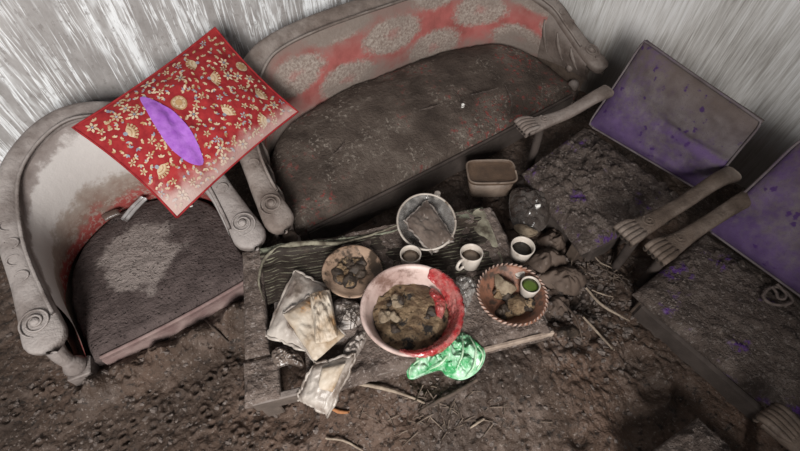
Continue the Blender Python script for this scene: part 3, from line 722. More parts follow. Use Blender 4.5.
def claw_arm(parent, pts, width, mat_, down, tip=.085):
    """scrolled arm rest: a waved flat bar whose end is cut into four rounded flutes"""
    p = spline(pts, 44); n = len(p); t = np.linspace(0, 1, n)
    w = width*(.98-.30*np.sin(t*np.pi*.9+.3)+.20*sstep(.6, 1, t)); up = np.tile([0, 0, 1.], (n, 1))
    up = nrm(up+tangents(p)*0)
    v, f = sweep(p, w, .030, up, 18, 3, .004); arm = mesh_obj('arm', v, f, mat_, parent)
    d = nrm(p[-1]-p[-6]); sx = nrm(np.cross(d, [0, 0, 1])); e = p[-1]
    nf = 5; hw_ = w[-1]*.5
    for q in range(nf):
        k = (q-(nf-1)/2)*w[-1]/nf; z = np.array([0, 0, 1.])
        pts_ = [e-d*.060+sx*k*.8+z*.001, e-d*.03+sx*k*.95+z*.003, e+sx*k+z*.004, e+d*.014+sx*k-z*.004, e+d*.016+sx*k-z*.014, e+d*.010+sx*k-z*.024]
        v, f = tube(pts_, [.003, .009, .0105, .0105, .010, .007], 8, n=16); mesh_obj('claw_flute', v, f, mat_, arm)
    c_ = e-d*.10; v, f = spiral(c_+np.array([0, 0, .003]), nrm(sx), nrm(d), np.array([0, 0, 1.]), width*.30, 1.6, .004); mesh_obj('scroll', v, f, mat_, arm)
    # post below the end of the arm
    b = e-d*.075; v, f = tube([b-[0, 0, .02], b+np.array([*(-d[:2]*.02), -.07]), np.array([b[0]-d[0]*.03, b[1]-d[1]*.03, .12])], [.016, .018, .016], 10, n=10); mesh_obj('arm_post', v, f, MAT['under_shade'], parent)
    return arm
chair_a = thing('purple_armchair', 'purple plush armchair beside the sofa end with cracked ash on its seat', 'armchair', (1.35, .55, .14), 'purple armchairs along the right wall')
crust_seat(chair_a, [(1.045, .335), (1.585, .255), (1.61, .80), (1.16, .755)], .285, .06, 101, MAT['crust'])
def backpad(T, bl, br, tr, tl, m, th=.075, seed=1):
    def nz(u, w): return .012*fbm(u*2, w*2, 2, 3, seed)-.016*np.exp(-((w-.47-.05*(u-.5))/.05)**2)*sstep(.25, .5, u)+.004*fbm(u*3, w*3, 9, 3, seed+4)
    v, f, uv = slab(bl, br, tr, tl, th, 46, 46, 6, nz, .5, .012, .015); b = mesh_obj('backrest', v, f, m, T, uv=uv)
    q = [bl, br, tr, tl]; N = nrm(np.cross(np.subtract(br, bl), np.subtract(tl, bl)))
    loop = []
    for i in range(4):
        a, c_ = np.array(q[i], float), np.array(q[(i+1) % 4], float); cen = np.mean(q, 0)
        for t in (.04, .35, .65, .96): loop.append(a+(c_-a)*t+(cen-a-(c_-a)*t)*.004+N*.018)
    loop.append(loop[0]); v, f = tube(loop, .0045, 6, n=90); mesh_obj('piping', v, f, m, b, uv=np.tile([.55, .62], (len(v), 1)))
    return b
A_bl, A_br = P(590, 124, .33), P(706, 192, .33); A_tr, A_tl = P(764, 121, .70), P(646, 40, .71)
backpad(chair_a, A_br, A_bl, A_tl, A_tr, MAT['purple_a'], .08, 3) if False else backpad(chair_a, A_bl, A_br, A_tr, A_tl, MAT['purple_a'], .08, 3)
claw_arm(chair_a, [(1.62, .775, .515), (1.54, .785, .505), (1.42, .805, .468), (1.30, .833, .455), (1.215, .850, .455)], .078, MAT['carved_sofa'], 0)
claw_arm(chair_a, [(1.60, .205, .505), (1.51, .218, .510), (1.37, .232, .475), (1.22, .250, .455), (1.105, .262, .455)], .074, MAT['carved_dark'], 0)
v, f = boxv((1.36, .53, .175), (.22, -.02, 0), (.01, .22, 0), (0, 0, .06), .01); mesh_obj('seat_box', v, f, MAT['under_shade'], chair_a, smooth=False)
for x, y in ((1.10, .38), (1.19, .72), (1.57, .29), (1.58, .77)):
    v, f = boxv((x, y, .17), (.02, 0, 0), (0, .02, 0), (0, 0, .09), .003); mesh_obj('leg', v, f, MAT['carved_dark'], chair_a, smooth=False)

chair_b = thing('purple_armchair', 'purple plush armchair at right edge with a looped cord on its seat', 'armchair', (1.3, -.15, .14), 'purple armchairs along the right wall')
crust_seat(chair_b, [(1.075, -.40), (1.50, -.42), (1.50, .125), (1.06, .125)], .285, .06, 141, MAT['crust'], .030, 28)
B_bl = np.array([1.47, .135, .345]); B_br = np.array([1.46, -.44, .345]); B_tr = np.array([1.64, -.44, .72]); B_tl = np.array([1.625, .125, .71])
backpad(chair_b, B_bl, B_br, B_tr, B_tl, MAT['purple_b'], .10, 9)
claw_arm(chair_b, [(1.56, .105, .505), (1.48, .117, .510), (1.35, .134, .475), (1.22, .147, .455), (1.125, .156, .455)], .072, MAT['carved_dark'], 0)
claw_arm(chair_b, [(1.60, -.46, .49), (1.50, -.46, .495), (1.38, -.46, .475), (1.24, -.46, .46), (1.13, -.46, .45)], .07, MAT['carved_dark'], 0)
v, f = boxv((1.30, -.14, .175), (.21, 0, 0), (0, .23, 0), (0, 0, .06), .01); mesh_obj('seat_box', v, f, MAT['under_shade'], chair_b, smooth=False)
for x, y in ((1.12, .08), (1.12, -.35), (1.46, .08), (1.46, -.37)):
    v, f = boxv((x, y, .17), (.02, 0, 0), (0, .02, 0), (0, 0, .09), .003); mesh_obj('leg', v, f, MAT['carved_dark'], chair_b, smooth=False)

chair_c = thing('dark_armchair', 'dark mud-covered armchair in the bottom right corner, only its seat front and one arm showing', 'armchair', (.72, -.55, .16))
crust_seat(chair_c, [(.52, -.72), (.86, -.72), (.885, -.235), (.60, -.20)], .275, .06, 171, MAT['crust_dark'], .04, 30)
claw_arm(chair_c, [(.905, -.78, .46), (.915, -.66, .465), (.93, -.54, .45), (.95, -.43, .425), (.968, -.325, .405)], .072, MAT['carved_dark'], 0)
claw_arm(chair_c, [(.47, -.78, .46), (.475, -.68, .465), (.48, -.58, .45), (.485, -.50, .425), (.49, -.44, .405)], .07, MAT['carved_dark'], 0)
backpad(chair_c, np.array([.88, -.74, .33]), np.array([.5, -.74, .33]), np.array([.5, -.84, .62]), np.array([.88, -.84, .62]), MAT['purple_b'], .08, 15)
for x, y in ((.60, -.28), (.85, -.30), (.56, -.70), (.85, -.70)):
    v, f = boxv((x, y, .18), (.02, 0, 0), (0, .02, 0), (0, 0, .08), .003); mesh_obj('leg', v, f, MAT['carved_dark'], chair_c, smooth=False)

# ------------------------------------------------------------------ red cushion
K = .8636
def ck(p): return CAM+(np.array(p)-CAM)*K
qb, qr, qt, ql = ck((-.114, 1.362, .28)), ck((.531, 1.558, .377)), ck((.376, 1.907, .661)), ck((-.27, 1.711, .564))
def cnoise(u, w): return .020*fbm(u*3, w*2, 2.0, 3, 201)+.014*np.abs(fbm(u*3, w*2, 4, 2, 207))-.014*np.exp(-((u-.30-.12*w)/.03)**2)*sstep(.9, .5, w)
cush = thing('red_cushion', 'red floral cushion with a purple patch leaning over armchair and sofa arms', 'cushion', tuple(qb))
NU, NV = 74, 58
V, Fc, UVc = slab(qb, qr, qt, ql, .135, NU, NV, 2.4, cnoise, .42, .003, .05, None, .95)
cover = mesh_obj('cover', V, Fc, RED, cush, uv=UVc)
TOP = V[:NU*NV].reshape(NU, NV, 3); ug = UVc[:NU*NV].reshape(NU, NV, 2)[:, 0, 0]; wg = UVc[:NU*NV].reshape(NU, NV, 2)[0, :, 1]
CN = nrm(np.cross(qr-qb, ql-qb)); CW, CH = np.linalg.norm(qr-qb), np.linalg.norm(ql-qb)
def csurf(u, w, lift=.003):
    fi = np.interp(u, ug, np.arange(NU)); fj = np.interp(w, wg, np.arange(NV)); i = np.clip(fi.astype(int), 0, NU-2); j = np.clip(fj.astype(int), 0, NV-2)
    a = (fi-i)[:, None]; b = (fj-j)[:, None]
    p = TOP[i, j]*(1-a)*(1-b)+TOP[i+1, j]*a*(1-b)+TOP[i, j+1]*(1-a)*b+TOP[i+1, j+1]*a*b
    return p+CN*lift
def cpix(u, v):
    """cushion coordinates (metres) of a photo pixel"""
    r = Dv+Rt*(u-400)/FPX-Uv*(v-225.5)/FPX; t = ((qb-CAM)@CN+.03)/(r@CN); p = CAM+r*t-qb
    return np.array([p@nrm(qr-qb), p@nrm(ql-qb)])
mv, mf, mi, muv = [], [], [], []
def poly(pts, mat_i, lift=.003):
    pts = np.asarray(pts, float); uv = pts/np.array([CW, CH])
    if uv.min() < .012 or uv.max() > .988: return
    n0 = len(mv); p = csurf(uv[:, 0], uv[:, 1], lift); mv.extend(p); muv.extend(uv)
    a = pts-pts.mean(0); area_ = np.sum(a[:, 0]*np.roll(a[:, 1], -1)-a[:, 1]*np.roll(a[:, 0], -1))
    idx = list(range(n0, n0+len(pts))); mf.append(idx if area_ > 0 else idx[::-1]); mi.append(mat_i)
def disc(c, r, m, n=8, lift=.003, sx=1, ang=0):
    t = np.linspace(0, 2*np.pi, n, endpoint=False); x = r*np.cos(t); y = r*sx*np.sin(t)
    poly(np.stack([c[0]+x*math.cos(ang)-y*math.sin(ang), c[1]+x*math.sin(ang)+y*math.cos(ang)], 1), m, lift)
def leaf(c, L, w, ang, m, lift=.003):
    d = np.array([math.cos(ang), math.sin(ang)]); s = np.array([-d[1], d[0]])
    poly([c, c+d*L*.35+s*w, c+d*L*.75+s*w*.7, c+d*L, c+d*L*.75-s*w*.7, c+d*L*.35-s*w], m, lift)
def flower(c, r, m, mc, n=5, a0=0):
    for q in range(n): leaf(c+np.array([math.cos(a0+q*6.283/n), math.sin(a0+q*6.283/n)])*r*.25, r, r*.28, a0+q*6.283/n, m)
    disc(c, r*.28, mc, 7, .0038)
def fan(c, r, ang):
    for q in range(7):
        a = ang+(q-3)*.30; leaf(c, r, r*.13, a, 0)
        d = np.array([math.cos(a), math.sin(a)]); disc(c+d*r*.93, r*.12, 0 if q % 2 else 1, 6, .0038)
    for rr in (.45, .72):
        t = np.linspace(-.95, .95, 9)+ang; o = np.stack([np.cos(t), np.sin(t)], 1)
        poly(np.vstack([c+o*r*(rr+.05), (c+o*r*(rr-.03))[::-1]]), 1, .0042)
    disc(c-np.array([math.cos(ang), math.sin(ang)])*r*.08, r*.2, 2, 7, .0038)
R2 = random.Random(5); used = []
for (u, v), a in (((125, 135), -.9), ((156, 170), -1.9), ((225, 118), -.4), ((210, 80), -1.2), ((258, 95), -.6), ((196, 62), 2.2), ((268, 120), 2.0)):
    c = cpix(u, v); fan(c, .036, a+.6); used.append((c+.02*np.array([math.cos(a+.6), math.sin(a+.6)]), .028))
for u, v in ((179, 107), (243, 62)):
    c = cpix(u, v); disc(c, .026, 1, 16, .003); disc(c, .021, 0, 16, .0038); disc(c, .012, 1, 12, .0046); used.append((c, .034))
    for q in range(8): disc(c+.0165*np.array([math.cos(q*.785), math.sin(q*.785)]), .0028, 1, 6, .0052)
ppts = [cpix(u, v) for u, v in ((139, 97), (152, 101), (170, 113), (185, 128), (197, 146), (204, 165), (196, 168), (182, 162), (168, 150), (156, 132), (147, 115))]
pc = np.mean(ppts, 0)
tries = 0
while len(used) < 300 and tries < 24000:
    tries += 1
    c = np.array([R2.uniform(.014, CW-.014), R2.uniform(.014, CH-.014)]); rad = R2.choice((.016, .011, .0085, .0075, .006))
    if any(np.hypot(*(c-d)) < rad+e for d, e in used): continue
    used.append((c, rad*1.0)); k = R2.random()
    if rad > .0155: flower(c, .0155, 0, 2, 6, R2.uniform(0, 6))
    elif rad > .0105:
        flower(c, .0105, R2.choice((0, 0, 2)), 1, 5, R2.uniform(0, 6)); leaf(c+np.array([.010, 0]), .012, .0035, R2.uniform(0, 6), 1)
    else:
        a = R2.uniform(0, 6.28)
        for q in range(3): leaf(c, (.012 if q else .015)*min(1, rad/.008), .0034, a+(q-1)*.9, R2.choice((0, 0, 0, 1, 2)))
cm = mesh_obj('printed_motifs', np.array(mv), mf, [CREAM, GOLD, BLUE], cover, smooth=False, uv=np.array(muv), matidx=mi)
cm['kind'] = 'stuff'; cm['label'] = 'cream, gold and blue fans and flowers printed on red cloth'
# sewn patch
o = subdivide_outline([(*p, 0) for p in ppts], 60)[:, :2]; c = o.mean(0); rr = np.linspace(.05, 1, 10)
pp = c+(o-c)[:, None]*rr[None, :, None]; uvp = (pp/np.array([CW, CH])).reshape(-1, 2); vv = csurf(uvp[:, 0], uvp[:, 1], .006)
f = [list(q)[::-1] for q in grid_faces(60, 10, cu=True)]; f.append([i*10 for i in range(60)])
a_, b_, c_ = vv[f[0][0]], vv[f[0][1]], vv[f[0][2]]
if np.cross(b_-a_, c_-a_)@CN < 0: f = [q[::-1] for q in f]
patch = mesh_obj('purple_patch', vv, f, PURPLE, cover, uv=uvp)
patch['label'] = 'torn strip of plain purple cloth'
# piping round the seam
ed = [(t, 0) for t in np.linspace(.0, 1, 24)]+[(1, t) for t in np.linspace(0, 1, 18)[1:]]+[(1-t, 1) for t in np.linspace(0, 1, 24)[1:]]+[(0, 1-t) for t in np.linspace(0, 1, 18)[1:]]
eu = np.array(ed); v, f = tube(csurf(eu[:, 0], eu[:, 1], 0), .004, 6); po = mesh_obj('seam_piping', v, f, RED, cover, uv=np.full((len(v), 2), .5))

# ------------------------------------------------------------------ coffee table
table = thing('coffee_table', 'low wooden coffee table half buried in mud, strewn with dishes', 'table', (TABC[0], TABC[1], .14))
def TP(a, b, z): return np.array([*(TABC+TX*a+TY*b), z])
def tbox(name, a0, a1, b0, b1, z0, z1, m, par=table, bev=.004):
    v, f = boxv(TP((a0+a1)/2, (b0+b1)/2, (z0+z1)/2), np.array([*TX, 0])*(a1-a0)/2, np.array([*TY, 0])*(b1-b0)/2, (0, 0, (z1-z0)/2), bev)
    return mesh_obj(name, v, f, m, par, smooth=False)
for i in range(5):
    b0 = -.232+i*.0945; a0 = -.16 if i == 0 else (-.25 if i == 1 else -.375)
    tbox('plank', a0, .455, b0, b0+.0885, .326, .350-.003*(i % 2), MAT['plank'])
def crusted(a0, a1, b0, b1, z, seed, th=.03):
    def nz(u, w):
        x = a0+(a1-a0)*u; y = b0+(b1-b0)*w; f1, f2, i1 = worley(x+.3, y+.5, 40, seed)
        return .010*np.clip(.7-f1, 0, 1)*i1+.006*fbm(x, y, 14, 3, seed)+.004*fbm(x, y, 50, 3, seed+2)
    v, f, uv = slab(TP(a0, b0, z), TP(a1, b0, z), TP(a1, b1, z), TP(a0, b1, z), th, 26, 60, 10, nz, .6, .006, .01, lambda u, w: .006*fbm(u, w*3, 2, 2, seed+5))
    return mesh_obj('end_board', v, f, MAT['crust_grey'], table, uv=uv)
crusted(-.470, -.398, -.125, .268, .340, 331); crusted(-.478, -.375, -.262, -.13, .330, 341)
tbox('apron', -.46, .46, -.262, -.240, .275, .340, MAT['plank']); tbox('worn_edge', .06, .462, -.268, -.256, .318, .345, MAT['bare_wood'])
tbox('apron', -.46, .46, .240, .262, .275, .335, MAT['plank'])
for a in (-.425, .425):
    for b in (-.225, .225): tbox('leg', a-.028, a+.028, b-.028, b+.028, .10, .325, MAT['plank'])
# mud spread over the table top
na, nb = 150, 100
aa, bb = np.meshgrid(np.linspace(-.30, .462, na), np.linspace(-.272, .245, nb), indexing='ij')
px_ = TABC[0]+TX[0]*aa+TY[0]*bb; py_ = TABC[1]+TX[1]*aa+TY[1]*bb
f1, f2, fi = worley(px_, py_, 30, 301)
hz = .359+.012*fbm(px_, py_, 5, 4, 303)+.010*(np.clip(.7-f1, 0, 1)*fi)+.005*fbm(px_, py_, 40, 3, 307)
msk = sstep(-.22, -.05, aa+.15*fbm(px_, py_, 8, 3, 311))*sstep(.468, .44, aa+.01*fbm(px_, py_, 30, 2, 315))*sstep(-.272, -.245, bb+.02*fbm(px_, py_, 20, 3, 313))
hz = .318+(hz-.318+.006)*msk
ml = mesh_obj('mud_layer', np.stack([px_, py_, hz], -1).reshape(-1, 3), grid_faces(na, nb), MAT['crust_grey'], table); ml['kind'] = 'stuff'

# striped mat
nu, nv = 110, 60
c00, c10, c11, c01 = P(268, 305, .362), P(508, 275, .362), P(483, 208, .362), P(260, 250, .362)
u, w = np.meshgrid(np.linspace(0, 1, nu), np.linspace(0, 1, nv), indexing='ij')
q = c00*((1-u)*(1-w))[..., None]+c10*(u*(1-w))[..., None]+c11*(u*w)[..., None]+c01*((1-u)*w)[..., None]
fold = .012*np.abs(fbm(u*2.2, w*1.2, 3, 3, 401))+.014*np.exp(-((w-.86+.35*(u-.25)**2)/.05)**2)*sstep(.62, .2, u)+.010*np.exp(-((w-.93)/.03)**2)*sstep(.1, .3, u)*sstep(.75, .5, u)+.016*np.exp(-((u-.05-.04*w)/.03)**2)
q[..., 2] += fold; q[..., 1] += .02*fbm(u*2, w, 2, 2, 405)*(w > .9)
A = q.reshape(-1, 3); B = A-np.array([0, 0, .003]); g = grid_faces(nu, nv); uv = np.stack([u.ravel(), w.ravel()], 1)
mat_o = thing('striped_mat', 'dark woven mat with pale stripes crumpled along the back of the coffee table', 'mat', tuple(c00))
mesh_obj('sheet', np.vstack([A, B]), [list(k) for k in g]+[list(k)[::-1] for k in g+len(A)], MAT['cloth'], mat_o, uv=np.vstack([uv, uv]))
v, f = tube([P(264, 300, .37), P(259, 280, .375), P(266, 257, .38), P(285, 246, .39), P(312, 243, .388), P(338, 243, .38), P(368, 236, .375), P(398, 225, .37)], [.002, .004, .005, .009, .008, .004, .0035, .002], 10, n=60)
v = v+np.stack([.003*fbm(v[:, 0], v[:, 1], 40, 3, 5), .003*fbm(v[:, 0], v[:, 2], 40, 3, 6), .003*fbm(v[:, 1], v[:, 0], 40, 3, 8)], 1)
MAT['hem'] = dirty('pale_green_grey_hem', (.24, .22, .165), (.055, .043, .03), 26, rough=.8)
mesh_obj('folded_hem', v, f, MAT['hem'], mat_o)
v, f = lump([P(473, 212, .366), P(482, 209, .366), P(489, 222, .366), P(499, 247, .366), P(503, 262, .366), P(499, 262, .366), P(488, 240, .366), P(478, 235, .366), P(473, 226, .366)], .004, None, 40, 6); mesh_obj('pale_corner', v, f, MAT['hem'], mat_o)

# ------------------------------------------------------------------ dishes on the table
def scraps(T, c, R_, n, mats_, names, zb, seed, smin=.012, smax=.03, h=.012):
    r = random.Random(seed)
    for q in range(n):
        d = R_*math.sqrt(r.random())*.8; a = r.uniform(0, 6.28); x, y = c[0]+d*math.cos(a), c[1]+d*math.sin(a); sz = r.uniform(smin, smax)
        ol = [(x+sz*math.cos(t)*r.uniform(.5, 1.2), y+sz*math.sin(t)*r.uniform(.4, 1.1), zb) for t in np.linspace(0, 6.28, 9)[:-1]]
        k = r.randrange(len(mats_)); v, f = lump(ol, h*r.uniform(.6, 1.3), lambda x, y: .006*fbm(x, y, 60, 3, seed+q), 28, 8); mesh_obj(names[k], v, f, mats_[k], T, smooth=True)
def basin():
    c = np.array([.36, .456, .352]); T = thing('pink_basin', 'large pinkish enamel basin full of rotten food, largest vessel on the table', 'basin', tuple(c))
    v, f = lathe(c, [(.085, 0), (.098, .004), (.118, .04), (.134, .085), (.139, .096), (.147, .099), (.150, .096), (.148, .092)][::-1]+[], 64)
    prof = [(.148, .094), (.151, .098), (.147, .103), (.140, .101), (.133, .088), (.117, .043), (.098, .010), (.0001, .008)]
    prof2 = [(.0001, 0), (.088, 0), (.100, .004), (.121, .040), (.137, .085), (.148, .094)]
    v, f = lathe(c, prof2+prof[1:], 64, wob=.006); mesh_obj('bowl', v, f, MAT['basin'], T)
    nr, na_ = 40, 80; r = np.linspace(.002, .128, nr); a = np.linspace(0, 2*np.pi, na_, endpoint=False)
    Rr, Aa = np.meshgrid(r, a, indexing='ij'); x = c[0]+Rr*np.cos(Aa); y = c[1]+Rr*np.sin(Aa)
    f1, f2, i1 = worley(x, y, 26, 501)
    z = c[2]+.052+.016*fbm(x, y, 12, 4, 503)+.022*np.clip(.75-f1, 0, 1)*i1+.012*np.exp(-((x-c[0]-.01)**2+(y-c[1]+.01)**2)/.05**2)-.028*sstep(.09, .128, Rr)*0-.012*sstep(.085, .12, Rr)
    lim = np.interp(z-c[2], [.0, .010, .043, .088, .1], [.09, .098, .117, .133, .14])-.002
    k = np.minimum(1, lim/np.maximum(Rr, 1e-4)); x = c[0]+(x-c[0])*k; y = c[1]+(y-c[1])*k
    v = np.stack([x, y, z], -1).reshape(-1, 3); f = [list(q) for q in grid_faces(nr, na_, cv=True)]+[list(range(na_))[::-1]]
    o = mesh_obj('food_mash', v, f, MAT['food'], T); o['kind'] = 'stuff'; o['label'] = 'brown decayed food with black mould'
    scraps(T, c+np.array([.0, 0, 0]), .10, 9, [MAT['food_dark']], ['mould_lump'], c[2]+.056, 77, .010, .022, .010)
    rr = random.Random(4)
    for q in range(5):
        a = 2.2+rr.uniform(-.6, .6); d = rr.uniform(.05, .085); x, y = c[0]+d*math.cos(a), c[1]+d*math.sin(a)
        ol = [(x+.02*math.cos(t)*rr.uniform(.6, 1.2), y+.02*math.sin(t)*rr.uniform(.6, 1.2), c[2]+.052) for t in np.linspace(0, 6.28, 8)[:-1]]
        v, f = lump(ol, .014, lambda x, y: .006*fbm(x, y, 80, 3, 77), 24, 8); mesh_obj('rice_lump', v, f, MAT['food_pale'], T)
    return c
bc = basin()
# red bag hung over the right side of the rim
nA, nS = 90, 26
ang = np.linspace(math.radians(-140), math.radians(30), nA); s = np.linspace(0, 1, nS)
prf = spline([(.114, .045, 0), (.127, .072, 0), (.1395, .1025, 0), (.1475, .1045, 0), (.1525, .099, 0), (.1535, .09, 0), (.152, .08, 0)], nS)[:, :2]
Aa, Ss = np.meshgrid(ang, np.arange(nS), indexing='ij'); env = np.sin(np.clip((Aa-ang[0])/(ang[-1]-ang[0]), 0, 1)*np.pi)**.6
lo = .25+.75*env
mid = nS*.42; si = mid+(Ss-mid)*lo; pr = np.stack([np.interp(si, np.arange(nS), prf[:, 0]), np.interp(si, np.arange(nS), prf[:, 1])], -1)
n1 = .004*np.abs(fbm(Aa*3.2, Ss*.10, 3, 3, 601))+.0025*fbm(Aa*9, Ss*.3, 3, 3, 605)
inn = np.where(Ss < nS*.4, -1, 1); rad = pr[..., 0]+inn*n1*1.2; zz = pr[..., 1]+n1*.8+.003
bagv = np.stack([bc[0]+rad*np.cos(Aa), bc[1]+rad*np.sin(Aa), bc[2]+zz], -1).reshape(-1, 3)
g = grid_faces(nA, nS); fcs = [list(q) for q in g]
rb = thing('red_plastic_bag', 'red plastic bag hooked over the right rim of the pink basin', 'plastic bag', tuple(bc+[.10, -.1, .06]))
bo = mesh_obj('bag_film', bagv, fcs, MAT['red_bag'], rb)
mm = bo.modifiers.new('thick', 'SOLIDIFY'); mm.thickness = .0012
v, f = lump([bc+np.array([x, y, .060]) for x, y in ((.055, -.070), (.085, -.055), (.108, -.030), (.112, 0), (.104, .03), (.085, .02), (.080, -.01), (.062, -.04))], .010, lambda x, y: .022*np.abs(fbm(x, y, 34, 3, 611)), 64, 16); mesh_obj('crumpled_top', v, f, MAT['red_bag'], rb)

def plate_like(name, label, cat, c, prof, m, ex=1, ey=1, rot=0, n=56, tl=None, wob=.004):
    T = thing(name, label, cat, tuple(c)); v, f = lathe(c, prof, n, ex, ey, rot, wob)
    if tl: v = tilt(v, c, *tl)
    mesh_obj('dish', v, f, m, T); return T
c = np.array([.296, .695, .372]); pl = plate_like('brown_plate', 'brown-stained round plate with black scraps left of the basin', 'plate', c,
    [(.0001, 0), (.055, 0), (.06, .003), (.088, .018), (.097, .023), (.099, .026), (.094, .027), (.085, .021), (.058, .008), (.0001, .006)], MAT['plate'], tl=((1, .2, 0), 4))
rr = random.Random(11)
scraps(pl, c+[-.012, .010, 0], .075, 17, [MAT['food_dark'], MAT['food_dark'], MAT['food']], ['food_scrap']*3, c[2]+.010, 21, .016, .034, .014)
# glass tray with a film packet
c = np.array([.612, .712, .376]); gt = plate_like('glass_tray', 'oval cloudy glass tray holding a film packet near the sofa', 'tray', c,
    [(.0001, 0), (.07, 0), (.078, .004), (.098, .028), (.103, .031), (.104, .034), (.100, .036), (.095, .032), (.076, .009), (.0001, .006)], MAT['glass_tray'], 1.0, 1.22, YAW-math.pi/2, 64)
a = np.linspace(0, 2*np.pi, 90); rot = YAW-math.pi/2
x = .102*np.cos(a); y = .102*1.22*np.sin(a); ring = np.stack([c[0]+x*math.cos(rot)-y*math.sin(rot), c[1]+x*math.sin(rot)+y*math.cos(rot), c[2]+.035+0*a], 1)
v, f = tube(ring, .004, 6); mesh_obj('rim', v, f, MAT['ceramic'], gt)
def packet(name, label, cat, quad, z, th, m, noise=.009, sc=4, seed=0, nu=36, nv=36, pinch=.02, smooth=True, both=.25, extra=None, group=None, tz=None):
    zs = tz if tz else [z]*4
    pts = [P(u, v, zz_) for (u, v), zz_ in zip(quad, zs)]
    if np.cross(pts[1]-pts[0], pts[3]-pts[0])[2] < 0: pts = [pts[0], pts[3], pts[2], pts[1]]
    def nz(u, w):
        f1, f2, _ = worley(u+.1*fbm(u, w, 5, 2, seed), w, sc, seed+3)
        return noise*(np.abs(fbm(u, w, sc*1.2, 3, seed))*1.6+.9*(f1-.4)+.8*np.abs(fbm(u, w, sc*3, 2, seed+9)))
    def sag(u, w): return noise*.9*fbm(u, w, 2.2, 3, seed+5)+.5*noise*np.abs(fbm(u, w, 7, 2, seed+6))
    v, f, uv = slab(*pts, th, nu, nv, 4, nz, both, .0012, pinch, sag)
    T = thing(name, label, cat, tuple(np.mean(pts, 0)), group); o = mesh_obj('pouch', v, f, m, T, uv=uv, smooth=smooth)
    return T, pts
def crimp(T, a, b, m, r=.004, wig=.003, seed=1, name='crimped_edge'):
    t = np.linspace(0, 1, 24)[:, None]; p = a+(b-a)*t; p = p+np.stack([wig*fbm(t[:, 0]*3, t[:, 0], 3, 2, seed), wig*fbm(t[:, 0]*3, t[:, 0], 3, 2, seed+1), wig*fbm(t[:, 0]*4, t[:, 0], 3, 2, seed+2)+.003], 1)
    v, f = tube(p, [r*.6, r*1.2, r*.8, r*1.2, r*.6], 6); mesh_obj(name, v, f, m, T)
T, pts = packet('film_packet', 'dark see-through film packet lying in the glass tray', 'packet', [(404, 222), (427, 201), (454, 240), (431, 254)], .405, .02, MAT['wrap_dark'], .007, 4, 31)
for i in range(4): crimp(T, pts[i], pts[(i+1) % 4], MAT['wrap'], .0045, .006, 40+i)
# pouches and papers at the left
T, pts = packet('grey_pouch', 'flat grey plastic pouch at table left, under the stained paper packet', 'packet', [(295, 271), (331, 289), (306, 352), (266, 336)], .378, .028, MAT['paper_grey'], .006, 4, 51)
for i in range(4): crimp(T, pts[i], pts[(i+1) % 4], MAT['paper_grey'], .005, .005, 60+i)
T, pts = packet('paper_packet', 'cream paper packet with orange stains on top of the grey pouch', 'packet', [(283, 315), (311, 296), (345, 336), (314, 363)], .405, .026, MAT['paper'], .006, 3, 71)
for i in (0, 2, 3): crimp(T, pts[i], pts[(i+1) % 4], MAT['paper_grey'], .004, .005, 80+i)
packet('torn_wrapper', 'torn cream wrapper strip folded across the stained paper packet', 'wrapper', [(310, 295), (330, 290), (338, 337), (316, 344)], .432, .020, MAT['paper'], .010, 4, 91, pinch=-.04)
T, pts = packet('foil_pouch', 'whitish pouch with brown window at the front edge of the table', 'packet', [(314, 364), (357, 354), (328, 416), (298, 398)], .36, .03, MAT['paper_grey'], .006, 4, 101, tz=(.375, .385, .335, .335))
for i in range(4): crimp(T, pts[i], pts[(i+1) % 4], MAT['paper_grey'], .005, .006, 110+i)
wq = [P(u, v, z) for u, v, z in ((322, 368, .396), (346, 363, .400), (333, 392, .376), (317, 389, .374))]
v, f, uv = slab(*wq[::-1], .012, 18, 18, 5, lambda u, w: .006*np.abs(fbm(u, w, 4, 3, 7)), .2, .001); mesh_obj('brown_window', v, f, MAT['paper'], T, uv=uv)
def crumple(name, label, cat, ol, z, h, m, amp, sc, seed, n=72, rings=22, group=None, zs=None, pw=2.2):
    pts = [P(u, v, (zs[i] if zs else z)) for i, (u, v) in enumerate(ol)]
    def nz(x, y):
        f1, f2, i1 = worley(x+.012*fbm(x, y, 25, 2, seed), y+.012*fbm(x, y, 25, 2, seed+1), sc, seed+2)
        return amp*(np.abs(fbm(x, y, sc*.8, 3, seed+4))*1.8+(f2-f1)*.8-.3)
    v, f = lump(pts, h, nz, n, rings, pw); o = mesh_obj(name, v, f, m); tag(o, label, cat, group); return o
crumple('clear_bag', 'small crumpled clear bag of black fibres beside the brown plate', 'plastic bag', [(333, 304), (345, 298), (361, 305), (364, 319), (352, 329), (336, 327)], .365, .03, MAT['wrap'], .012, 60, 131)
r = random.Random(3)
fib = []
for q in range(26):
    u, v_ = 348+r.uniform(-9, 9), 314+r.uniform(-9, 9); a = P(u, v_, .402); d = np.array([r.uniform(-.02, .02), r.uniform(-.02, .02), r.uniform(-.004, .004)])
    fib.append(tube([a-d, a+np.array([0, 0, .005]), a+d], .0012, 4, n=6))
v, f = join(fib); o = mesh_obj('black_fibres', v, f, MAT['food_dark']); tag(o, 'tangle of black fibres on the small clear bag', 'fibres', kind='stuff')
crumple('film_scrap', 'dirty crumpled film beside the foil pouch, below the clear bag', 'plastic film', [(343, 352), (352, 338), (365, 330), (368, 336), (360, 352), (352, 361)], .36, .018, MAT['wrap'], .012, 50, 141)
crumple('film_scrap', 'dark crumpled film under the grey pouch over the table gap', 'plastic film', [(272, 352), (285, 346), (300, 356), (303, 366), (288, 364), (276, 366)], .345, .012, MAT['wrap_dark'], .012, 50, 146)
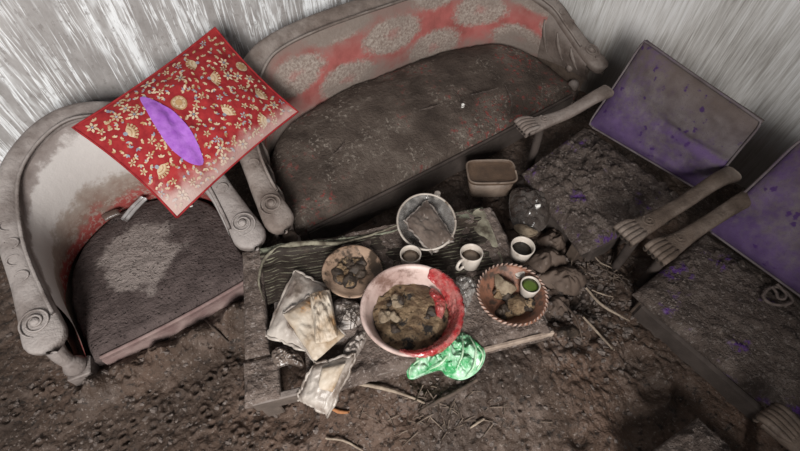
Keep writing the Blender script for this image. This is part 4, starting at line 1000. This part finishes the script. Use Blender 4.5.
crumple('film_scrap', 'silvery crumpled film between the handled mug and the basin', 'plastic film', [(452, 282), (462, 275), (474, 280), (477, 291), (470, 304), (464, 318), (458, 306)], .36, .02, MAT['clear_film'], .016, 50, 151)
# green bag
crumple('green_plastic_bag', 'crumpled bright green plastic bag at the foot of the pink basin', 'plastic bag', [(408, 362), (422, 350), (440, 341), (456, 331), (468, 334), (477, 342), (485, 352), (483, 364), (475, 374), (462, 380), (447, 376), (440, 370), (425, 374), (409, 379)], .345, .045, MAT['green_bag'], .026, 36, 161, 130, 36,
        zs=[.335, .345, .355, .36, .36, .36, .355, .345, .34, .335, .335, .335, .33, .325])
GB = bpy.data.objects['green_plastic_bag']
for i, L_ in enumerate(([(470, 336, .385), (476, 350, .395), (474, 366, .378), (466, 378, .352)], [(456, 333, .388), (452, 348, .398), (442, 362, .385), (426, 372, .355)], [(448, 338, .38), (432, 352, .385), (412, 366, .35), (409, 377, .338)], [(462, 334, .388), (463, 352, .402), (456, 370, .375)], [(440, 343, .372), (424, 358, .372), (415, 372, .345)], [(476, 343, .375), (483, 356, .37), (476, 371, .35)])):
    v, f = tube([P(*q) for q in L_], [.001, .0032, .003, .001], 6, n=22); v = v+.002*np.stack([fbm(v[:, 0], v[:, 1], 60, 2, 3+i), fbm(v[:, 1], v[:, 0], 60, 2, 4+i), fbm(v[:, 0], v[:, 1], 60, 2, 5+i)], 1)
    mesh_obj('film_fold', v, f, MAT['green_bag_pale'], GB)
# cups
def cup(label, c, R_, h, fill, handle=None, m='ceramic', tl=None, group='cups on the table', taper=.78, fill_to=.62):
    c = np.array(c, float); T = thing('cup' if handle is None else 'mug', label, 'cup' if handle is None else 'mug', tuple(c), group); b = R_*taper
    v, f = lathe(c, [(.0001, .002), (b*.8, 0), (b, .003), (R_*.97, h*.8), (R_, h-.002), (R_-.0012, h), (R_-.004, h-.002), (R_*.93-.003, h*.75), (b*.9, .008), (.0001, .007)], 36)
    if tl: v = tilt(v, c, *tl)
    mesh_obj('body', v, f, MAT[m], T)
    fr_ = fill_to; rl = np.interp(h*fr_, [.008, h*.75, h], [b*.9, R_*.93-.003, R_-.004])
    v, f = lathe(c, [(rl, h*fr_), (rl*.5, h*fr_+.0005), (.0001, h*fr_+.001)], 28)
    if tl: v = tilt(v, c, *tl)
    mesh_obj('contents', v, f, MAT[fill], T)
    if handle:
        d = np.array([math.cos(handle), math.sin(handle), 0])
        pts_ = [c+d*R_*.9+[0, 0, h*.85], c+d*(R_+.016)+[0, 0, h*.82], c+d*(R_+.024)+[0, 0, h*.5], c+d*(R_+.012)+[0, 0, h*.22], c+d*R_*.85+[0, 0, h*.2]]
        v, f = tube(pts_, [.005, .0055, .005, .0055, .005], 8, n=20)
        if tl: v = tilt(v, c, *tl)
        mesh_obj('handle', v, f, MAT[m], T)
    return T
cup('small muddy white cup between glass tray and pink basin', (.478, .622, .372), .0355, .056, 'cup_inside', taper=.82)
cup('white mug with a handle right of the pink basin', (.640, .503, .368), .038, .066, 'cup_inside', handle=YAW+math.radians(128), tl=((1, -.4, 0), -6))
cup('pale cup of dark dregs behind the terracotta bowl', (.802, .433, .366), .040, .062, 'dark_liquid')
# terracotta bowl
c = np.array([.655, .328, .362]); tb = plate_like('terracotta_bowl', 'round terracotta bowl with beaded rim holding food scraps', 'bowl', c,
    [(.0001, 0), (.07, 0), (.078, .004), (.097, .038), (.104, .046), (.108, .050), (.103, .053), (.097, .048), (.075, .010), (.0001, .007)], MAT['terracotta'], n=60)
for q in range(44):
    a = q*2*math.pi/44; p = c+[.106*math.cos(a), .106*math.sin(a), .053]; d = np.array([-math.sin(a+.6), math.cos(a+.6), 0])*.0075
    v, f = tube([p-d, p, p+d], [.0015, .0036, .0015], 6); mesh_obj('rim_bead', v, f, MAT['rim_white'], tb)
scraps(tb, c, .08, 18, [MAT['food_dark'], MAT['food_dark'], MAT['food']], ['food_scrap']*3, c[2]+.012, 61, .014, .03, .018)
cup('small cup of green slime inside the terracotta bowl', P(527, 292, .378), .031, .05, 'green_liquid', taper=.8, fill_to=.84)
# bread crust / folded tortilla shell
def shell(name, label, cat, ol, z, h, m):
    pts = [P(u, v, z) for u, v in ol]; v, f = lump(pts, h, lambda x, y: .004*fbm(x, y, 60, 3, 9), 40, 12, 1.4); o = mesh_obj(name, v, f, m); tag(o, label, cat); return o
shell('bread_crust', 'pale folded crust in the terracotta bowl beside the green cup', 'food', [(496, 272), (503, 279), (512, 283), (517, 289), (508, 295), (500, 293), (495, 284)], .392, .022, MAT['food_pale'])
shell('onion_half', 'whitish rounded food half at the back of the terracotta bowl', 'food', [(514, 269), (523, 268), (532, 273), (534, 279), (524, 278), (516, 276)], .392, .018, MAT['ceramic'])
shell('brown_bun', 'round dark brown bun in front in the terracotta bowl', 'food', [(509, 298), (518, 294), (527, 302), (527, 310), (518, 315), (509, 310)], .384, .026, MAT['food'])

# ------------------------------------------------------------------ things around the table
# plastic tub with lid
tq = [P(468, 161, .315), P(517, 159, .315), P(514, 183, .315), P(467, 183, .315)]
cc = np.mean(tq, 0); ax = (tq[1]+tq[2]-tq[0]-tq[3])/4; ay = (tq[0]+tq[1]-tq[2]-tq[3])/4; ay = ay-ax*(ay@ax)/(ax@ax)
tub = thing('plastic_tub', 'rectangular brown plastic tub with a muddy lid between table and purple armchair', 'container', (cc[0], cc[1], .22))
def rrect(c, ax, ay, s, z, n=32, k=5):
    t = np.linspace(0, 2*np.pi, n, endpoint=False); x = np.sign(np.cos(t))*np.abs(np.cos(t))**(2/k); y = np.sign(np.sin(t))*np.abs(np.sin(t))**(2/k)
    p = c+s*(x[:, None]*ax+y[:, None]*ay); p[:, 2] = z; return p
def loft(rings, capa=True, capb=True):
    n = len(rings[0]); V = np.vstack(rings); f = [list(q)[::-1] for q in grid_faces(len(rings), n, cv=True)]
    if capa: f.append(list(range(n))[::-1])
    if capb: f.append([(len(rings)-1)*n+i for i in range(n)])
    return V, f
v, f = loft([rrect(cc, ax, ay, s, z) for s, z in ((.82, .215), (.86, .218), (.95, .300))]); mesh_obj('tub_body', v, f, MAT['tub'], tub)
lid = None
v, f = loft([rrect(cc, ax, ay, s, z) for s, z in ((1.0, .300), (1.02, .303), (1.02, .312), (1.0, .316), (.94, .316), (.92, .311), (.90, .310), (.4, .309))]); mesh_obj('lid', v, f, MAT['tub_lid'], tub)
v, f = tube(np.vstack([rrect(cc, ax, ay, 1.0, .314, 64), rrect(cc, ax, ay, 1.0, .314, 64)[:1]]), .0045, 6); mesh_obj('lid_rim', v, f, MAT['tub'], tub)
# dark clear bag with white scrap
crumple('smoky_bag', 'dark see-through plastic bag between plastic tub and purple armchair', 'plastic bag', [(511, 192), (522, 187), (540, 191), (552, 200), (552, 212), (545, 228), (532, 233), (514, 226), (509, 208)], .275, .04, MAT['smoke_film'], .016, 24, 171, 90, 24)
def small(name, label, cat, u, v_, z, s, m, seed=1, h=None, group=None):
    c = P(u, v_, z); r = random.Random(seed)
    ol = [c+np.array([s*math.cos(t)*r.uniform(.7, 1.2), s*math.sin(t)*r.uniform(.6, 1.1), 0]) for t in np.linspace(0, 6.28, 8)[:-1]]
    v, f = lump(ol, h or s*.8, lambda x, y: .15*s*fbm(x, y, 60, 2, seed), 24, 8); o = mesh_obj(name, v, f, m); tag(o, label, cat, group); return o
small('white_scrap', 'small white foam scrap on the dark plastic bag', 'scrap', 538, 206, .325, .012, MAT['white_scrap'], 2)
shell('tan_scrap', 'oblong tan food scrap in front of the dark plastic bag', 'scrap', [(514, 226), (522, 224), (534, 229), (538, 233), (528, 236), (518, 233)], .30, .012, MAT['food_pale'])
small('white_scrap', 'tiny white scrap lying on the sofa seat', 'scrap', 463, 105, .385, .009, MAT['white_scrap'], 5)
small('white_scrap', 'small white scrap at the red cushion tip on the armchair seat', 'scrap', 190, 204, .275, .010, MAT['white_scrap'], 8)
c = P(437, 198, .362); v, f = lathe(c, [(.0001, 0), (.010, 0), (.011, .003), (.012, .028), (.010, .031), (.0001, .031)], 20); o = mesh_obj('white_bottle_cap', v, f, MAT['ceramic']); tag(o, 'tiny white cap standing behind the glass tray', 'bottle cap')
c = P(290, 238, .30); v, f = lathe(c, [(.0001, -.03), (.022, -.024), (.029, -.005), (.027, .010), (.018, .022), (.0001, .027)], 24); o = mesh_obj('wooden_knob', v, f, MAT['carved_dark']); tag(o, 'round brown knob between sofa scroll and striped mat', 'knob')
# pieces on the armchair seat
q = [P(101, 216, .275), P(118, 209, .275), P(121, 214, .275), P(105, 221, .275)]
v, f, uv = slab(*q[::-1], .014, 14, 10, 4, None, .3, .002); o = mesh_obj('brown_plastic_piece', v, f, MAT['brown_glass'], uv=uv); tag(o, 'small brown see-through plastic piece on the armchair seat', 'plastic piece')
a, b = P(124, 220, .278), P(144, 198, .285); T = thing('clear_plastic_tube', 'short clear plastic tube on the armchair seat beside the cushion', 'plastic piece', tuple(a))
d = nrm(b-a); sx = nrm(np.cross(d, [0, 0, 1]))
for k in (-1, 1):
    v, f = tube([a+sx*k*.009, (a+b)/2+sx*k*.009+[0, 0, .004], b+sx*k*.008], .0075, 8, n=10); mesh_obj('tube_side', v, f, MAT['clear_plastic'], T)
v, f = boxv((a+b)/2+[0, 0, -.002], (b-a)/2*.95, sx*.009, (0, 0, .004), .001); mesh_obj('web', v, f, MAT['clear_plastic'], T)
# looped cord on the second purple chair
def cordp(L_, z=.335): return [P(u, v, z) for u, v in L_]
T = thing('looped_cord', 'muddy cord knotted in loops on the purple armchair at the right edge', 'cord', tuple(P(776, 298, .325)))
v, f = tube(cordp([(764, 292), (770, 288), (778, 287), (786, 292), (792, 300), (788, 304), (778, 305), (768, 302), (763, 296), (766, 291)]), .0052, 8, n=60); mesh_obj('loop', v, f, MAT['rope'], T)
v, f = tube(cordp([(772, 287), (776, 292), (778, 298), (784, 299), (786, 294), (781, 288), (777, 284)], .342), .0045, 8, n=40); mesh_obj('loop', v, f, MAT['rope'], T)
# rags of cloth soaked in mud
for i, (ol, h, lab) in enumerate((([(527, 262), (540, 250), (556, 252), (566, 262), (556, 272), (541, 273)], .05, 'mud-soaked rag right of the cup of dregs'),
                                  ([(540, 276), (556, 268), (576, 270), (588, 282), (580, 296), (562, 294), (548, 288)], .05, 'mud-soaked rag right of the terracotta bowl'),
                                  ([(537, 240), (548, 232), (560, 236), (566, 246), (556, 252), (544, 250)], .04, 'mud-soaked rag in front of the purple armchair seat'),
                                  ([(548, 300), (560, 296), (570, 304), (566, 314), (556, 318), (549, 312)], .03, 'small mud-soaked rag at the right end of the table'))):
    pts = [G(u, v_) for u, v_ in ol]; sd = 700+i*9
    def nz(x, y, sd=sd):
        f1, f2, _ = worley(x+.02*fbm(x, y, 18, 2, sd), y, 22, sd); return .022*np.abs(fbm(x, y, 22, 3, sd+1))*1.6+.012*(f2-f1)
    v, f = lump(pts, h, nz, 70, 20, 2.0, .02); o = mesh_obj('muddy_rag', v, f, MAT['rag']); tag(o, lab, 'rag', 'rags in the mud')
v, f = lump([G(u, v_) for u, v_ in ((557, 331), (566, 326), (577, 328), (580, 335), (570, 339), (560, 337))], .018, lambda x, y: .012*np.abs(fbm(x, y, 60, 3, 5)), 40, 12); o = mesh_obj('black_clod', v, f, MAT['food_dark']); tag(o, 'lumpy black clod in the mud right of the table front', 'clod')

# sticks and twigs
def stick(name, label, L_, r, m, cat='stick', lift=.008, group='sticks in the mud', prof=(.8, 1, .9, .6)):
    pts = [G(u, v_, lift) for u, v_ in L_]; pts = [p+[0, 0, 0] for p in pts]
    if len(pts) == 2: pts = [pts[0], (pts[0]+pts[1])/2+[0, 0, .006], pts[1]]
    v, f = tube(pts, [r*q for q in prof], 7, n=16); v = v+.0012*np.stack([fbm(v[:, 0], v[:, 1], 60, 2, 3), fbm(v[:, 1], v[:, 0], 60, 2, 4), 0*v[:, 0]], 1)
    o = mesh_obj(name, v, f, m); tag(o, label, cat, group); return o
ST = MAT['straw']; SD = MAT['straw_dark']
stick('dry_stick', 'long pale bent stick in the mud below the purple armchair arms', [(586, 288), (602, 305), (630, 321)], .0055, ST, lift=.03)
stick('dry_stick', 'pale straight stick right of the black clod', [(583, 317), (598, 333), (614, 350)], .005, ST, lift=.025)
stick('dry_stick', 'thin short twig above the long pale bent stick', [(592, 290), (602, 294), (613, 297)], .003, ST, lift=.025)
stick('dry_stick', 'curved dark-tipped stick in front of the foil pouch', [(356, 383), (382, 388), (405, 395), (425, 403)], .0062, ST, prof=(1, 1, .7, .5), lift=.015)
stick('dry_stick', 'pale curved twig at the bottom edge left of centre', [(326, 438), (345, 441), (363, 451)], .0038, ST, lift=.01)
stick('dry_stick', 'broken brown stick below the green bag', [(477, 380), (458, 391), (438, 401), (418, 412)], .0065, SD, lift=.02)
stick('dry_stick', 'short pale twig at the bottom right of the straw', [(484, 419), (470, 428)], .004, ST, lift=.01)
stick('orange_splinter', 'orange-brown splinter beside the foil pouch', [(333, 409), (341, 412), (349, 412)], .006, MAT['orange'], 'splinter')
stick('dry_stick', 'slanting dark twig left of the pale straight stick', [(560, 300), (575, 317), (583, 340)], .004, SD, lift=.02)
stick('dry_stick', 'short dark stick in the mud left of the table', [(205, 320), (215, 330), (228, 342)], .005, SD)
stick('dry_stick', 'thin twig under the claw of the purple armchair', [(590, 250), (600, 262), (612, 268)], .003, ST, lift=.02)
stick('dry_stick', 'dark twig crossing the heap beside the second claw', [(600, 268), (618, 276), (630, 290)], .0035, SD, lift=.02)
# loose straw
MAT['straw_mid'] = dirty('soiled_straw', (.17, .13, .10), (.08, .058, .045), 60, rough=.8)
r = random.Random(9); soup = []
for q in range(70):
    u = r.gauss(440, 34); v_ = r.gauss(412, 18)
    if not (330 < v_ < 452) or (v_ < 385 and u < 480 and u > 300): continue
    a = G(u, v_, .004); an = r.uniform(0, 6.28); L_ = r.uniform(.008, .03); d = np.array([math.cos(an), math.sin(an), r.uniform(-.1, .25)])*L_
    soup.append(tube([a-d, a+[0, 0, .003], a+d], r.uniform(.0008, .002), 4))
for q in range(60):
    u = r.gauss(597, 16); v_ = r.gauss(272, 16); a = G(u, v_, .012); an = r.uniform(0, 6.28); L_ = r.uniform(.01, .03); d = np.array([math.cos(an), math.sin(an), r.uniform(-.2, .3)])*L_
    soup.append(tube([a-d, a+[0, 0, .003], a+d], r.uniform(.001, .0022), 4))
v, f = join(soup); o = mesh_obj('loose_straw', v, f, MAT['straw_mid']); tag(o, 'loose straw and stalk bits scattered in the mud', 'straw', kind='stuff')
# crumbs of mud
def crumbs(name, label, spots, m, mats2=None):
    V = []; Fq = []; n = 0
    base = np.array([(1, 0, 0), (-1, 0, 0), (0, 1, 0), (0, -1, 0), (0, 0, 1), (0, 0, -1)], float)
    base = np.vstack([base, nrm(np.array([(x, y, z) for x in (-1, 1) for y in (-1, 1) for z in (-1, 1)], float))])
    fa = []
    for x in (0, 1):
        for y in (2, 3):
            for z in (4, 5):
                k = 6+(0 if x else 4)+(0 if y == 3 else 2)+(0 if z == 5 else 1)
                fa += [(x, y, k), (y, z, k), (z, x, k)]
    rr = np.random.default_rng(33)
    for p, s in spots:
        b = base*(rr.uniform(.6, 1.2, (14, 1)))*np.array([s*rr.uniform(.7, 1.3), s*rr.uniform(.7, 1.3), s*.7]); V.append(b+p)
        Fq += [[n+i for i in t] for t in fa]; n += 14
    o = mesh_obj(name, np.concatenate(V), Fq, m, smooth=False)
    tag(o, label, 'ash clods', kind='stuff'); return o
r = random.Random(21); spots = []
for q in range(900):
    u, v_ = r.uniform(0, 640), r.uniform(270, 455)
    x = P(u, v_, .17); spots.append((np.array([x[0], x[1], ground(x[0], x[1])]), r.choice((.003, .004, .004, .006, .009))))
for q in range(420):
    u = r.gauss(585, 30); v_ = r.gauss(290, 32); x = P(u, v_, .2); spots.append((np.array([x[0], x[1], ground(x[0], x[1])]), r.choice((.004, .006, .008, .012))))
crumbs('mud_crumbs', 'scattered crumbs and clods of mud on the floor', spots, MAT['clod'])
spots = []
dg = bpy.context.evaluated_depsgraph_get(); dg.update()
def on_seat(parent_label, x, y):
    pass
for q in range(260):
    x, y = r.uniform(1.12, 1.5), r.uniform(.36, .76); h, p, nn, _, ob, _ = scene.ray_cast(dg, Vector((x, y, .42)), Vector((0, 0, -1)))
    if h and ob.name.startswith('seat'): spots.append((np.array(p)+[0, 0, .001], r.choice((.003, .004, .005, .007))))
for q in range(200):
    x, y = r.uniform(1.08, 1.42), r.uniform(-.36, .1); h, p, nn, _, ob, _ = scene.ray_cast(dg, Vector((x, y, .42)), Vector((0, 0, -1)))
    if h and ob.name.startswith('seat'): spots.append((np.array(p)+[0, 0, .001], r.choice((.003, .003, .004, .006))))
for q in range(150):
    x, y = r.uniform(.6, .86), r.uniform(-.42, -.24); h, p, nn, _, ob, _ = scene.ray_cast(dg, Vector((x, y, .38)), Vector((0, 0, -1)))
    if h and ob.name.startswith('seat'): spots.append((np.array(p)+[0, 0, .001], r.choice((.003, .003, .004, .006))))
if spots: crumbs('ash_crumbs', 'pale crumbs of dried ash scattered over the armchair seats', spots, MAT['clod'])
